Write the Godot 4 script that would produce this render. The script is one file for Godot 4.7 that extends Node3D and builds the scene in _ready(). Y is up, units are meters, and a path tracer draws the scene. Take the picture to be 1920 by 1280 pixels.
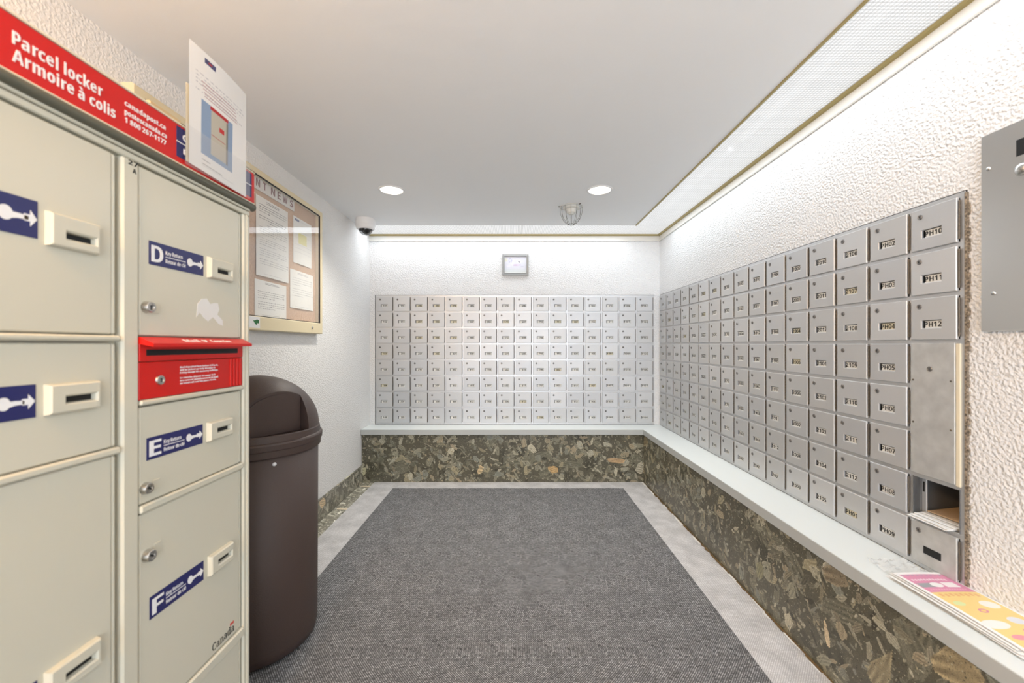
extends Node3D
# Mail room: two walls of aluminium mailboxes over a stone plinth, parcel locker at the left.
const C := 1.243            # camera height
const XL := -1.373          # left wall
const XR := 1.3936          # right wall
const ZB := 3.957           # distance of the far wall
const CEIL := 2.296
const F := 778.0
const U := 0.005086

var rng := RandomNumberGenerator.new()
var M := {}
var used := {}

# ---------------------------------------------------------------- naming
func tag(o: Node3D, label: String, category: String, group := "") -> Node3D:
	o.set_meta("label", label)
	o.set_meta("category", category)
	if group != "":
		o.set_meta("group", group)
	return o

func numbered(n: String) -> String:
	if not used.has(n):
		used[n] = 0
		return n
	used[n] += 1
	return "%s_%03d" % [n, used[n]]

func thing(called: String, label: String, category: String, group := "") -> Node3D:
	var o := Node3D.new()
	o.name = numbered(called)
	add_child(o, true)
	tag(o, label, category, group)
	return o

func put(called: String, mesh: Mesh, mat: Material, parent: Node = null) -> MeshInstance3D:
	var o := MeshInstance3D.new()
	o.mesh = mesh
	o.material_override = mat
	if parent == null:
		o.name = numbered(called)
		add_child(o, true)
	else:
		o.name = called
		parent.add_child(o, true)
	return o

func struct(called: String, mesh: Mesh, mat: Material, label := "") -> MeshInstance3D:
	var o := put(called, mesh, mat)
	o.set_meta("kind", "structure")
	if label != "":
		o.set_meta("label", label)
	return o

# ---------------------------------------------------------------- mesh helpers
func mb() -> SurfaceTool:
	var st := SurfaceTool.new()
	st.begin(Mesh.PRIMITIVE_TRIANGLES)
	st.set_smooth_group(-1)
	return st

func done(st: SurfaceTool) -> ArrayMesh:
	st.generate_normals()
	return st.commit()

func tri(st: SurfaceTool, a: Vector3, b: Vector3, c: Vector3, out: Vector3) -> void:
	var n := (b - a).cross(c - a)
	if n.dot(out) > 0.0:          # front faces run clockwise
		var t := b
		b = c
		c = t
	var ax := 0 if absf(out.x) > maxf(absf(out.y), absf(out.z)) else 1 if absf(out.y) > absf(out.z) else 2
	for p in [a, b, c]:
		var uv := Vector2(-p.z, -p.y) if ax == 0 else Vector2(p.x, p.z) if ax == 1 else Vector2(p.x, -p.y)
		st.set_uv(uv)
		st.set_uv2(uv)
		st.add_vertex(p)

func quad(st: SurfaceTool, a: Vector3, b: Vector3, c: Vector3, d: Vector3, out: Vector3) -> void:
	tri(st, a, b, c, out)
	tri(st, a, c, d, out)

# a box from corner to corner with chamfered edges
func bx(st: SurfaceTool, lo: Vector3, hi: Vector3, bev := 0.0) -> void:
	var c := (lo + hi) * 0.5
	var h := (hi - lo) * 0.5
	h = h.abs()
	bev = minf(bev, minf(h.x, minf(h.y, h.z)) * 0.9)
	var v := func(sx: float, sy: float, sz: float, ax: int) -> Vector3:
		var s := Vector3(sx, sy, sz)
		var p := Vector3(h.x - bev, h.y - bev, h.z - bev)
		p[ax] = h[ax]
		return c + s * p
	for ax in 3:
		for s in [-1.0, 1.0]:
			var q := []
			for k in [[-1.0, -1.0], [1.0, -1.0], [1.0, 1.0], [-1.0, 1.0]]:
				var sg := Vector3.ZERO
				sg[ax] = s
				sg[(ax + 1) % 3] = k[0]
				sg[(ax + 2) % 3] = k[1]
				q.append(v.call(sg.x, sg.y, sg.z, ax))
			var n := Vector3.ZERO
			n[ax] = s
			quad(st, q[0], q[1], q[2], q[3], n)
	if bev <= 0.0:
		return
	for ax in 3:
		var a1 := (ax + 1) % 3
		var a2 := (ax + 2) % 3
		for s1 in [-1.0, 1.0]:
			for s2 in [-1.0, 1.0]:
				var lo_s := Vector3.ZERO
				lo_s[ax] = -1.0; lo_s[a1] = s1; lo_s[a2] = s2
				var hi_s := lo_s
				hi_s[ax] = 1.0
				var n := Vector3.ZERO
				n[a1] = s1; n[a2] = s2
				quad(st, v.call(lo_s.x, lo_s.y, lo_s.z, a1), v.call(hi_s.x, hi_s.y, hi_s.z, a1), v.call(hi_s.x, hi_s.y, hi_s.z, a2), v.call(lo_s.x, lo_s.y, lo_s.z, a2), n)
	for sx in [-1.0, 1.0]:
		for sy in [-1.0, 1.0]:
			for sz in [-1.0, 1.0]:
				tri(st, v.call(sx, sy, sz, 0), v.call(sx, sy, sz, 1), v.call(sx, sy, sz, 2), Vector3(sx, sy, sz))

func box(lo: Vector3, hi: Vector3, bev := 0.0) -> ArrayMesh:
	var st := mb()
	bx(st, lo, hi, bev)
	return done(st)

# concentric rectangles [x0, y0, x1, y1, z], joined one to the next; seen from +z
func loops(st: SurfaceTool, rs: Array) -> void:
	for i in rs.size() - 1:
		var a: Array = rs[i]
		var b: Array = rs[i + 1]
		var pa := [Vector3(a[0], a[1], a[4]), Vector3(a[2], a[1], a[4]), Vector3(a[2], a[3], a[4]), Vector3(a[0], a[3], a[4])]
		var pb := [Vector3(b[0], b[1], b[4]), Vector3(b[2], b[1], b[4]), Vector3(b[2], b[3], b[4]), Vector3(b[0], b[3], b[4])]
		for k in 4:
			var l := (k + 1) % 4
			# winding: loops run from the outside in, front towards +z
			for t in [[pa[k], pb[l], pa[l]], [pa[k], pb[k], pb[l]]]:
				for p in t:
					st.set_uv(Vector2(p.x, -p.y))
					st.set_uv2(Vector2(p.x, -p.y))
					st.add_vertex(p)

func rect_in(r: Array, d: float, z: float) -> Array:
	return [r[0] + d, r[1] + d, r[2] - d, r[3] - d, z]

func cap(st: SurfaceTool, r: Array) -> void:
	var z: float = r[4]
	quad(st, Vector3(r[0], r[1], z), Vector3(r[2], r[1], z), Vector3(r[2], r[3], z), Vector3(r[0], r[3], z), Vector3(0, 0, 1))

# a profile of [radius, along] points turned about an axis
func lathe(st: SurfaceTool, prof: Array, segs: int, at: Vector3, axis := Vector3.UP, smooth := true) -> void:
	axis = axis.normalized()
	var s := axis.cross(Vector3(0.31, 0.17, 0.93) if absf(axis.z) < 0.9 else Vector3.RIGHT).normalized()
	var t := axis.cross(s)
	for i in prof.size() - 1:
		st.set_smooth_group(i % 30 if not smooth else 1)
		var a: Array = prof[i]
		var b: Array = prof[i + 1]
		var da: float = b[1] - a[1]
		var dr: float = b[0] - a[0]
		for k in segs:
			var u0 := TAU * k / segs
			var u1 := TAU * (k + 1) / segs
			var d0 := s * cos(u0) + t * sin(u0)
			var d1 := s * cos(u1) + t * sin(u1)
			var p0: Vector3 = at + d0 * a[0] + axis * a[1]
			var p1: Vector3 = at + d1 * a[0] + axis * a[1]
			var q0: Vector3 = at + d0 * b[0] + axis * b[1]
			var q1: Vector3 = at + d1 * b[0] + axis * b[1]
			var out: Vector3 = (d0 + d1).normalized() * da - axis * dr
			if a[0] > 1e-6:
				tri(st, p0, p1, q1 if b[0] > 1e-6 else q0, out)
			if b[0] > 1e-6:
				tri(st, p0, q0, q1, out)
	st.set_smooth_group(-1)

func tube(st: SurfaceTool, pts: Array, r: float, segs := 6) -> void:
	st.set_smooth_group(2)
	var rings := []
	for i in pts.size():
		var d: Vector3 = (pts[mini(i + 1, pts.size() - 1)] - pts[maxi(i - 1, 0)]).normalized()
		var s := d.cross(Vector3.UP if absf(d.y) < 0.95 else Vector3.RIGHT).normalized()
		var t := d.cross(s)
		var ring := []
		for k in segs:
			ring.append(pts[i] + (s * cos(TAU * k / segs) + t * sin(TAU * k / segs)) * r)
		rings.append(ring)
	for i in pts.size() - 1:
		for k in segs:
			var l := (k + 1) % segs
			var out: Vector3 = rings[i][k] + rings[i][l] - pts[i] * 2.0
			quad(st, rings[i][k], rings[i][l], rings[i + 1][l], rings[i + 1][k], out)
	st.set_smooth_group(-1)

# a flat outline in x, y given thickness from z0 to z1
func prism(st: SurfaceTool, poly: Array, z0: float, z1: float) -> void:
	var pk := PackedVector2Array(poly)
	var idx := Geometry2D.triangulate_polygon(pk)
	for i in range(0, idx.size(), 3):
		for z in [[z1, 1.0], [z0, -1.0]]:
			var p := []
			for k in 3:
				p.append(Vector3(pk[idx[i + k]].x, pk[idx[i + k]].y, z[0]))
			tri(st, p[0], p[1], p[2], Vector3(0, 0, z[1]))
	var sign := -1.0 if Geometry2D.is_polygon_clockwise(pk) else 1.0
	for i in pk.size():
		var a := pk[i]
		var b := pk[(i + 1) % pk.size()]
		var n := Vector3(b.y - a.y, a.x - b.x, 0) * sign
		quad(st, Vector3(a.x, a.y, z0), Vector3(b.x, b.y, z0), Vector3(b.x, b.y, z1), Vector3(a.x, a.y, z1), n)

# a sheet given by a function of u, v in 0..1 with texture coordinates
func sheet(f: Callable, nu: int, nv: int, out: Vector3) -> ArrayMesh:
	var st := SurfaceTool.new()
	st.begin(Mesh.PRIMITIVE_TRIANGLES)
	st.set_smooth_group(1)
	for i in nu:
		for j in nv:
			var uv := [Vector2(float(i) / nu, float(j) / nv), Vector2(float(i + 1) / nu, float(j) / nv), Vector2(float(i + 1) / nu, float(j + 1) / nv), Vector2(float(i) / nu, float(j + 1) / nv)]
			var p := []
			for q in uv:
				p.append(f.call(q.x, q.y))
			var flip: bool = (p[1] - p[0]).cross(p[2] - p[0]).dot(out) > 0.0
			for t in ([[0, 2, 1], [0, 3, 2]] if flip else [[0, 1, 2], [0, 2, 3]]):
				for k in t:
					st.set_uv(Vector2(uv[k].x, 1.0 - uv[k].y))
					st.add_vertex(p[k])
	st.generate_normals()
	return st.commit()

var fonts := {}
func font(bold: bool, face := "Droid Sans") -> SystemFont:
	var key := face + str(bold)
	if not fonts.has(key):
		var f := SystemFont.new()
		f.font_names = PackedStringArray([face])
		f.font_weight = 700 if bold else 400
		fonts[key] = f
	return fonts[key]

# lettering of a given width and capital height with its lower left corner at the origin
func letters(text: String, width: float, high: float, bold := true, depth := 0.0006, face := "Droid Sans") -> ArrayMesh:
	var t := TextMesh.new()
	t.text = text
	t.font = font(bold, face)
	t.font_size = 32
	t.pixel_size = 0.01
	t.depth = depth / (high / 0.2285)
	t.curve_step = 3.0 if width > 0.1 or high > 0.02 else 6.0
	t.horizontal_alignment = HORIZONTAL_ALIGNMENT_LEFT
	var ab := t.get_aabb()
	var capm := TextMesh.new()
	capm.text = "H"
	capm.font = t.font
	capm.font_size = 32
	capm.pixel_size = 0.01
	capm.horizontal_alignment = HORIZONTAL_ALIGNMENT_LEFT
	var ch := capm.get_aabb()
	var ky := high / ch.size.y
	var kx := width / ab.size.x if width > 0.0 else ky
	var st := SurfaceTool.new()
	st.append_from(t, 0, Transform3D(Basis.from_scale(Vector3(kx, ky, ky)), Vector3(-ab.position.x * kx, -ch.position.y * ky, 0)))
	return st.commit()

# ---------------------------------------------------------------- materials
func mat(color: Color, rough := 0.6, metal := 0.0) -> StandardMaterial3D:
	var m := StandardMaterial3D.new()
	m.albedo_color = color
	m.roughness = rough
	m.metallic = metal
	return m

func noise_tex(size: int, freq: float, oct: int, lo: float, hi: float, sd := 1) -> NoiseTexture2D:
	var n := FastNoiseLite.new()
	n.noise_type = FastNoiseLite.TYPE_SIMPLEX_SMOOTH
	n.frequency = freq
	n.fractal_octaves = oct
	n.seed = sd
	var t := NoiseTexture2D.new()
	t.width = size
	t.height = size
	t.seamless = true
	t.noise = n
	var g := Gradient.new()
	g.set_color(0, Color(lo, lo, lo))
	g.set_color(1, Color(hi, hi, hi))
	t.color_ramp = g
	return t

func world_tri(m: StandardMaterial3D, scale: Vector3) -> void:
	m.uv1_scale = scale

func tex(im: Image) -> ImageTexture:
	return ImageTexture.create_from_image(im)

func weave(dark: Color, light: Color, spread: float, sd: int) -> Image:
	var n := 384
	var r := RandomNumberGenerator.new()
	r.seed = sd
	var buf := PackedByteArray()
	buf.resize(n * n * 3)
	var tone := PackedFloat32Array()
	for i in 24 * 48:
		tone.append(clampf(0.78 + r.randfn(0.0, spread), 0.15, 1.25))
	for y in n:
		var row := y / 8
		for x in n:
			var xx := (x + (8 if row % 2 == 1 else 0)) % n
			var col := xx / 16
			var dx := (xx % 16 - 7.5) / 7.0
			var dy := (y % 8 - 3.5) / 4.4
			var k := clampf(1.15 - dx * dx - dy * dy, 0.0, 1.0) * tone[row * 24 + col]
			k = clampf(k + r.randf_range(-0.1, 0.1), 0.0, 1.0)
			var c := dark.lerp(light, k)
			var o := (y * n + x) * 3
			buf[o] = int(c.r * 255); buf[o + 1] = int(c.g * 255); buf[o + 2] = int(c.b * 255)
	return Image.create_from_data(n, n, false, Image.FORMAT_RGB8, buf)

const SW := 2048
const SH := 520
var sbuf: PackedByteArray
# one fragment in the conglomerate: an angular outline, striped along its length
func clast(r: RandomNumberGenerator, cx: float, cy: float, rx: float, ry: float, ang: float, col: Color, stripe: float) -> void:
	var n := r.randi_range(5, 8)
	var nx := PackedFloat32Array()
	var ny := PackedFloat32Array()
	for i in n:
		var th := TAU * (i + r.randf_range(-0.3, 0.3)) / n
		var d := r.randf_range(0.68, 1.0)
		nx.append(cos(th) / d)
		ny.append(sin(th) / d)
	var ca := cos(ang)
	var sa := sin(ang)
	var fx := r.randf_range(0.2, 0.5)
	var fy := r.randf_range(0.7, 1.6) * 10.0 / maxf(ry, 5.0)
	var ph := r.randf() * 6.0
	var bend := r.randf_range(-0.3, 0.3)
	var reach := int(maxf(rx, ry) * 1.5) + 1
	for y in range(int(cy) - reach, int(cy) + reach):
		if y < 0 or y >= SH:
			continue
		for x in range(int(cx) - reach, int(cx) + reach):
			var px := x - cx
			var py := y - cy
			var u := (px * ca + py * sa) / rx
			var v := (-px * sa + py * ca) / ry
			if u * u + v * v > 2.2:
				continue
			var e := 0.0
			for i in n:
				e = maxf(e, nx[i] * u + ny[i] * v)
			e += 0.06 * sin(px * 0.9 + ph) * sin(py * 0.8)
			if e > 1.0:
				continue
			var k := 1.0 + stripe * sin((v * ry + bend * u * u * ry) * fy + ph) * sin(u * 4.0 * fx + ph) + r.randf_range(-0.13, 0.13)
			if e > 0.86:
				k *= 1.1
			if r.randf() < 0.03:
				k *= 0.45
			var o := (y * SW + posmod(x, SW)) * 3
			sbuf[o] = int(clampf(col.r * k, 0, 1) * 255)
			sbuf[o + 1] = int(clampf(col.g * k, 0, 1) * 255)
			sbuf[o + 2] = int(clampf(col.b * k, 0, 1) * 255)

func stone_image(sd: int, big: int, special: Array) -> Image:
	var r := RandomNumberGenerator.new()
	r.seed = sd
	sbuf = PackedByteArray()
	sbuf.resize(SW * SH * 3)
	for i in SW * SH:
		var k := 0.82 + r.randf() * 0.4
		sbuf[i * 3] = int(88 * k)
		sbuf[i * 3 + 1] = int(84 * k)
		sbuf[i * 3 + 2] = int(70 * k)
	var pal := [Color8(150, 146, 126), Color8(134, 130, 112), Color8(170, 165, 146), Color8(116, 112, 94), Color8(184, 177, 154), Color8(158, 148, 120), Color8(104, 101, 86), Color8(162, 148, 122), Color8(130, 131, 119), Color8(62, 59, 48)]
	for i in 46:      # dark greenish areas
		clast(r, r.randf() * SW, r.randf() * SH, r.randf_range(50, 120), r.randf_range(30, 60), r.randf() * PI, Color8(78, 75, 62) if i % 2 else Color8(108, 105, 89), 0.12)
	for i in 620:
		clast(r, r.randf() * SW, r.randf() * SH, r.randf_range(14, 36), r.randf_range(5, 13), r.randfn(0.6, 0.9), pal[r.randi() % 10].lerp(Color8(106, 102, 87), r.randf_range(0.1, 0.7)), 0.14)
	for i in big:
		clast(r, r.randf() * SW, r.randf() * SH, r.randf_range(20, 42), r.randf_range(13, 25), r.randfn(0.9, 0.9), pal[r.randi() % 9].lerp(Color8(120, 118, 100), r.randf_range(0.0, 0.35)), 0.1)
	for i in 1500:
		clast(r, r.randf() * SW, r.randf() * SH, r.randf_range(3.5, 12), r.randf_range(2.0, 6), r.randf() * PI, pal[r.randi() % 10].lerp(Color8(120, 118, 100), r.randf_range(0.0, 0.5)), 0.12)
	for s in special:
		clast(r, s[0], s[1], s[2], s[3], s[4], s[5], 0.16)
	for i in 5200:
		var x := r.randi() % SW
		var y := r.randi() % (SH - 3)
		var c := Color8(186, 182, 158) if r.randf() < 0.6 else Color8(46, 44, 34)
		var w := r.randi_range(1, 3)
		for a in w:
			for b in r.randi_range(1, 3):
				var o := ((y + b) * SW + (x + a) % SW) * 3
				sbuf[o] = c.r8; sbuf[o + 1] = c.g8; sbuf[o + 2] = c.b8
	return Image.create_from_data(SW, SH, false, Image.FORMAT_RGB8, sbuf)

# printed page: rows of grey words
func page(w: int, h: int, sd: int, head: int, ink: float, lines_from: float, lines_to: float, pitch: float) -> Image:
	var r := RandomNumberGenerator.new()
	r.seed = sd
	var im := Image.create(w, h, false, Image.FORMAT_RGB8)
	im.fill(Color(0.94, 0.94, 0.93))
	var g := Color(ink, ink, ink + 0.02)
	for i in head:
		var y := int(h * (0.055 + 0.03 * i))
		im.fill_rect(Rect2i(int(w * 0.3), y, int(w * r.randf_range(0.35, 0.5)), 2), g)
	var y := lines_from
	var row := 0
	while y < lines_to:
		var x := w * 0.09
		var stop := w * (0.92 if row % 4 != 3 else r.randf_range(0.3, 0.7))
		if row % 4 == 0 and row > 0:
			y += pitch * 0.8
		while x < stop:
			var n := r.randf_range(0.02, 0.075) * w
			for k in int(n):
				if r.randf() < 0.72:
					im.fill_rect(Rect2i(int(x) + k, int(y * h) + (0 if r.randf() < 0.7 else -1), 1, 3), g)
			x += n + w * 0.016
		y += pitch
		row += 1
	im.fill_rect(Rect2i(int(w * 0.2), int(h * 0.95), int(w * 0.55), 1), g)
	return im

func blob(im: Image, cx: int, cy: int, rx: int, ry: int, c: Color) -> void:
	for y in range(maxi(0, cy - ry), mini(im.get_height(), cy + ry + 1)):
		var k := sqrt(maxf(0.0, 1.0 - pow(float(y - cy) / maxf(ry, 1), 2)))
		var x0 := clampi(int(cx - rx * k), 0, im.get_width() - 1)
		var x1 := clampi(int(cx + rx * k), 0, im.get_width() - 1)
		im.fill_rect(Rect2i(x0, y, x1 - x0 + 1, 1), c)

func make_materials() -> void:
	# painted stucco
	var w := mat(Color(0.875, 0.873, 0.87), 0.75)
	w.heightmap_enabled = true
	w.heightmap_scale = 0.5
	w.heightmap_texture = noise_tex(1024, 0.085, 2, 0.0, 1.0, 4)
	world_tri(w, Vector3.ONE * 0.8)
	M.stucco = w
	var wl := mat(Color(0.89, 0.887, 0.88), 0.75)
	wl.heightmap_enabled = true
	wl.heightmap_scale = 0.3
	wl.heightmap_texture = noise_tex(1024, 0.075, 3, 0.0, 1.0, 9)
	world_tri(wl, Vector3.ONE * 0.9)
	M.stucco_fine = wl
	var ce := mat(Color(0.935, 0.94, 0.945), 0.85)
	ce.heightmap_enabled = true
	ce.heightmap_scale = 0.1
	ce.heightmap_texture = noise_tex(512, 0.02, 4, 0.0, 1.0, 6)
	world_tri(ce, Vector3.ONE * 0.7)
	M.ceiling = ce
	M.trim = mat(Color(0.86, 0.85, 0.82), 0.6)
	M.brass = mat(Color(0.66, 0.6, 0.4), 0.42, 0.35)
	M.tan = mat(Color(0.72, 0.6, 0.45), 0.7)
	# mailboxes
	for k in 5:
		var a := mat([Color(0.765, 0.767, 0.77), Color(0.745, 0.747, 0.75), Color(0.78, 0.78, 0.78), Color(0.755, 0.755, 0.752), Color(0.75, 0.748, 0.745)][k], 0.55, 0.5)
		a.roughness_texture = noise_tex(256, 0.03, 4, 0.75, 1.0, 11) if k == 0 else M.alu0.roughness_texture
		a.uv1_scale = Vector3(3.0, 60.0, 3.0)
		M["alu%d" % k] = a
	M.alu_frame = mat(Color(0.78, 0.78, 0.78), 0.42, 0.75)
	M.alu_worn = mat(Color(0.8, 0.8, 0.79), 0.5, 0.5)
	M.alu_worn.albedo_texture = noise_tex(256, 0.015, 4, 0.9, 1.0, 21)
	M.alu_worn.uv1_scale = Vector3.ONE * 4.0
	M.chrome = mat(Color(0.78, 0.77, 0.75), 0.25, 0.95)
	M.lock = mat(Color(0.52, 0.51, 0.5), 0.42, 0.7)
	M.hinge = mat(Color(0.4, 0.365, 0.32), 0.5, 0.6)
	M.rust = mat(Color(0.74, 0.67, 0.58), 0.85)
	M.rust.albedo_texture = noise_tex(256, 0.06, 4, 0.35, 1.0, 31)
	M.rust.uv1_scale = Vector3.ONE * 6.0
	M.black = mat(Color(0.03, 0.03, 0.03), 0.6)
	M.dark = mat(Color(0.12, 0.115, 0.11), 0.6)
	M.ink = mat(Color(0.035, 0.035, 0.035), 0.6)
	M.plate = mat(Color(0.84, 0.835, 0.81), 0.5)
	M.plate_tan = mat(Color(0.8, 0.77, 0.67), 0.5)
	M.creampaint = mat(Color(0.86, 0.82, 0.72), 0.6)
	M.inside = mat(Color(0.5, 0.5, 0.5), 0.45, 0.6)
	# ledge, floor
	M.ledge = mat(Color(0.86, 0.885, 0.885), 0.35)
	M.ledge_edge = mat(Color(0.7, 0.71, 0.7), 0.45)
	M.carpet_dark = mat(Color.WHITE, 0.95)
	M.carpet_dark.albedo_texture = tex(weave(Color8(53, 53, 54), Color8(196, 196, 197), 0.17, 5))
	M.carpet_light = mat(Color.WHITE, 0.95)
	M.carpet_light.albedo_texture = tex(weave(Color8(176, 174, 174), Color8(238, 237, 237), 0.12, 6))
	for c in [M.carpet_dark, M.carpet_light]:
		world_tri(c, Vector3(1.0 / 0.22, 1.0 / 0.26, 1.0))
		c.detail_enabled = true
		c.detail_blend_mode = BaseMaterial3D.BLEND_MODE_MUL
		c.detail_uv_layer = BaseMaterial3D.DETAIL_UV_2
		c.uv2_scale = Vector3.ONE * 1.1
		c.detail_albedo = noise_tex(512, 0.012, 5, 0.86, 1.0, 14)
	# stone: 2.6 m by 0.66 m of conglomerate per picture
	var fx := func(depth: float) -> float: return depth / 2.6 * SW
	var fy := func(y: float) -> float: return (1.0 - y / 0.66) * SH
	var right := stone_image(77, 120, [[fx.call(1.557), fy.call(0.155), 40.0, 11.0, 1.75, Color8(206, 186, 152)], [fx.call(1.10), fy.call(0.39), 60.0, 44.0, 0.4, Color8(148, 134, 104)],
		[fx.call(1.33), fy.call(0.185), 64.0, 30.0, 1.2, Color8(140, 130, 104)], [fx.call(1.98), fy.call(0.17), 40.0, 28.0, 1.2, Color8(132, 128, 100)], [fx.call(1.52), fy.call(0.40), 60.0, 34.0, 0.3, Color8(134, 122, 100)]])
	M.stone_right = mat(Color.WHITE, 0.32)
	M.stone_right.albedo_texture = tex(right)
	M.stone_back = mat(Color.WHITE, 0.3)
	M.stone_back.albedo_texture = tex(stone_image(41, 150, [[fx.call(0.35), fy.call(0.12), 42.0, 30.0, 0.3, Color8(182, 152, 106)], [fx.call(0.93), fy.call(0.2), 64.0, 20.0, 0.1, Color8(176, 148, 112)], [fx.call(1.14), fy.call(0.13), 30.0, 40.0, 0.2, Color8(168, 162, 142)],
		[fx.call(1.24), fy.call(0.1), 24.0, 34.0, 0.1, Color8(186, 182, 150)], [fx.call(2.3), fy.call(0.12), 24.0, 34.0, 0.2, Color8(190, 168, 130)]]))
	for s in [M.stone_right, M.stone_back]:
		world_tri(s, Vector3(1.0 / 2.6, 1.0 / 0.66, 1.0))
	var pim0: Image = M.stone_back.albedo_texture.get_image().duplicate()
	pim0.adjust_bcs(1.25, 0.85, 0.75)
	M.stone_base = mat(Color.WHITE, 0.3)
	M.stone_base.albedo_texture = tex(pim0)
	world_tri(M.stone_base, Vector3(1.0 / 2.6, 1.0 / 0.66, 1.0))
	var pim1: Image = M.stone_back.albedo_texture.get_image().duplicate()
	pim1.adjust_bcs(1.75, 0.7, 0.55)
	M.stone_pale = mat(Color(1.0, 1.0, 0.98), 0.22)
	M.stone_pale.albedo_texture = tex(pim1)
	world_tri(M.stone_pale, Vector3(1.0 / 2.0, 1.0 / 0.5, 1.0))
	# locker
	M.locker = mat(Color(0.79, 0.775, 0.705), 0.24)
	M.locker_dark = mat(Color(0.55, 0.54, 0.48), 0.5)
	M.gutter = mat(Color(0.34, 0.335, 0.28), 0.4)
	M.red = mat(Color(0.78, 0.055, 0.01), 0.32)
	M.navy = mat(Color(0.13, 0.14, 0.36), 0.35)
	M.white = mat(Color(0.9, 0.9, 0.9), 0.5)
	M.offwhite = mat(Color(0.86, 0.855, 0.84), 0.7)
	M.steel = mat(Color(0.80, 0.79, 0.775), 0.3, 0.95)
	M.bin = mat(Color(0.27, 0.215, 0.195), 0.5)
	M.bin.heightmap_enabled = true
	M.bin.heightmap_scale = 0.05
	M.bin.heightmap_texture = noise_tex(256, 0.2, 2, 0, 1, 3)
	M.bin.uv1_scale = Vector3.ONE * 4.0
	M.cork = mat(Color(0.84, 0.7, 0.58), 0.9)
	M.cork.albedo_texture = noise_tex(256, 0.1, 4, 0.85, 1.0, 8)
	M.cork.uv1_scale = Vector3.ONE * 3.0
	M.board = mat(Color(0.86, 0.81, 0.68), 0.45)
	M.maroon = mat(Color(0.42, 0.16, 0.18), 0.5)
	var g := mat(Color(1, 1, 1, 0.08), 0.02)
	g.transparency = BaseMaterial3D.TRANSPARENCY_ALPHA
	g.metallic_specular = 0.3
	M.glass = g
	M.paper = mat(Color(0.92, 0.92, 0.91), 0.8)
	M.kraft = mat(Color(0.74, 0.63, 0.5), 0.8)
	M.beige = mat(Color(0.82, 0.74, 0.58), 0.7)
	# lamps
	var pl := mat(Color(0.86, 0.87, 0.88, 0.8), 0.35)
	pl.transparency = BaseMaterial3D.TRANSPARENCY_ALPHA
	var pim := Image.create(32, 32, false, Image.FORMAT_RGB8)
	for y in 32:
		for x in 32:
			var d := maxf(absf(x - 15.5), absf(y - 15.5)) / 15.5
			var k := 0.66 + 0.34 * (1.0 - d) + (0.12 if x + y < 24 else 0.0)
			pim.set_pixel(x, y, Color(minf(k, 1), minf(k, 1), minf(k, 1)))
	pl.albedo_texture = tex(pim)
	pl.emission_enabled = true
	pl.emission = Color(0, 0, 0)
	pl.emission_texture = tex(pim)
	pl.emission_energy_multiplier = 0.42
	pl.heightmap_enabled = true
	pl.heightmap_scale = 0.5
	pl.heightmap_texture = tex(pim)
	world_tri(pl, Vector3.ONE / 0.014)
	M.prism = pl
	var tb := mat(Color(1, 1, 1), 0.5)
	tb.emission_enabled = true
	tb.emission = Color(0.97, 0.98, 1.0)
	tb.emission_energy_multiplier = 0.55
	M.tube = tb
	var dl := mat(Color(1, 1, 1), 0.5)
	dl.emission_enabled = true
	dl.emission = Color(1.0, 0.97, 0.9)
	dl.emission_energy_multiplier = 2.5
	M.downlight = dl
	var gl := mat(Color(1, 1, 1), 0.5)
	gl.emission_enabled = true
	gl.emission = Color(1.0, 0.84, 0.6)
	gl.emission_energy_multiplier = 3.0
	M.globe = gl
	var da := mat(Color(1, 1, 1), 0.5)
	da.emission_enabled = true
	da.emission = Color(0.95, 0.97, 1.0)
	da.emission_energy_multiplier = 0.5
	M.daylight = da

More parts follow.
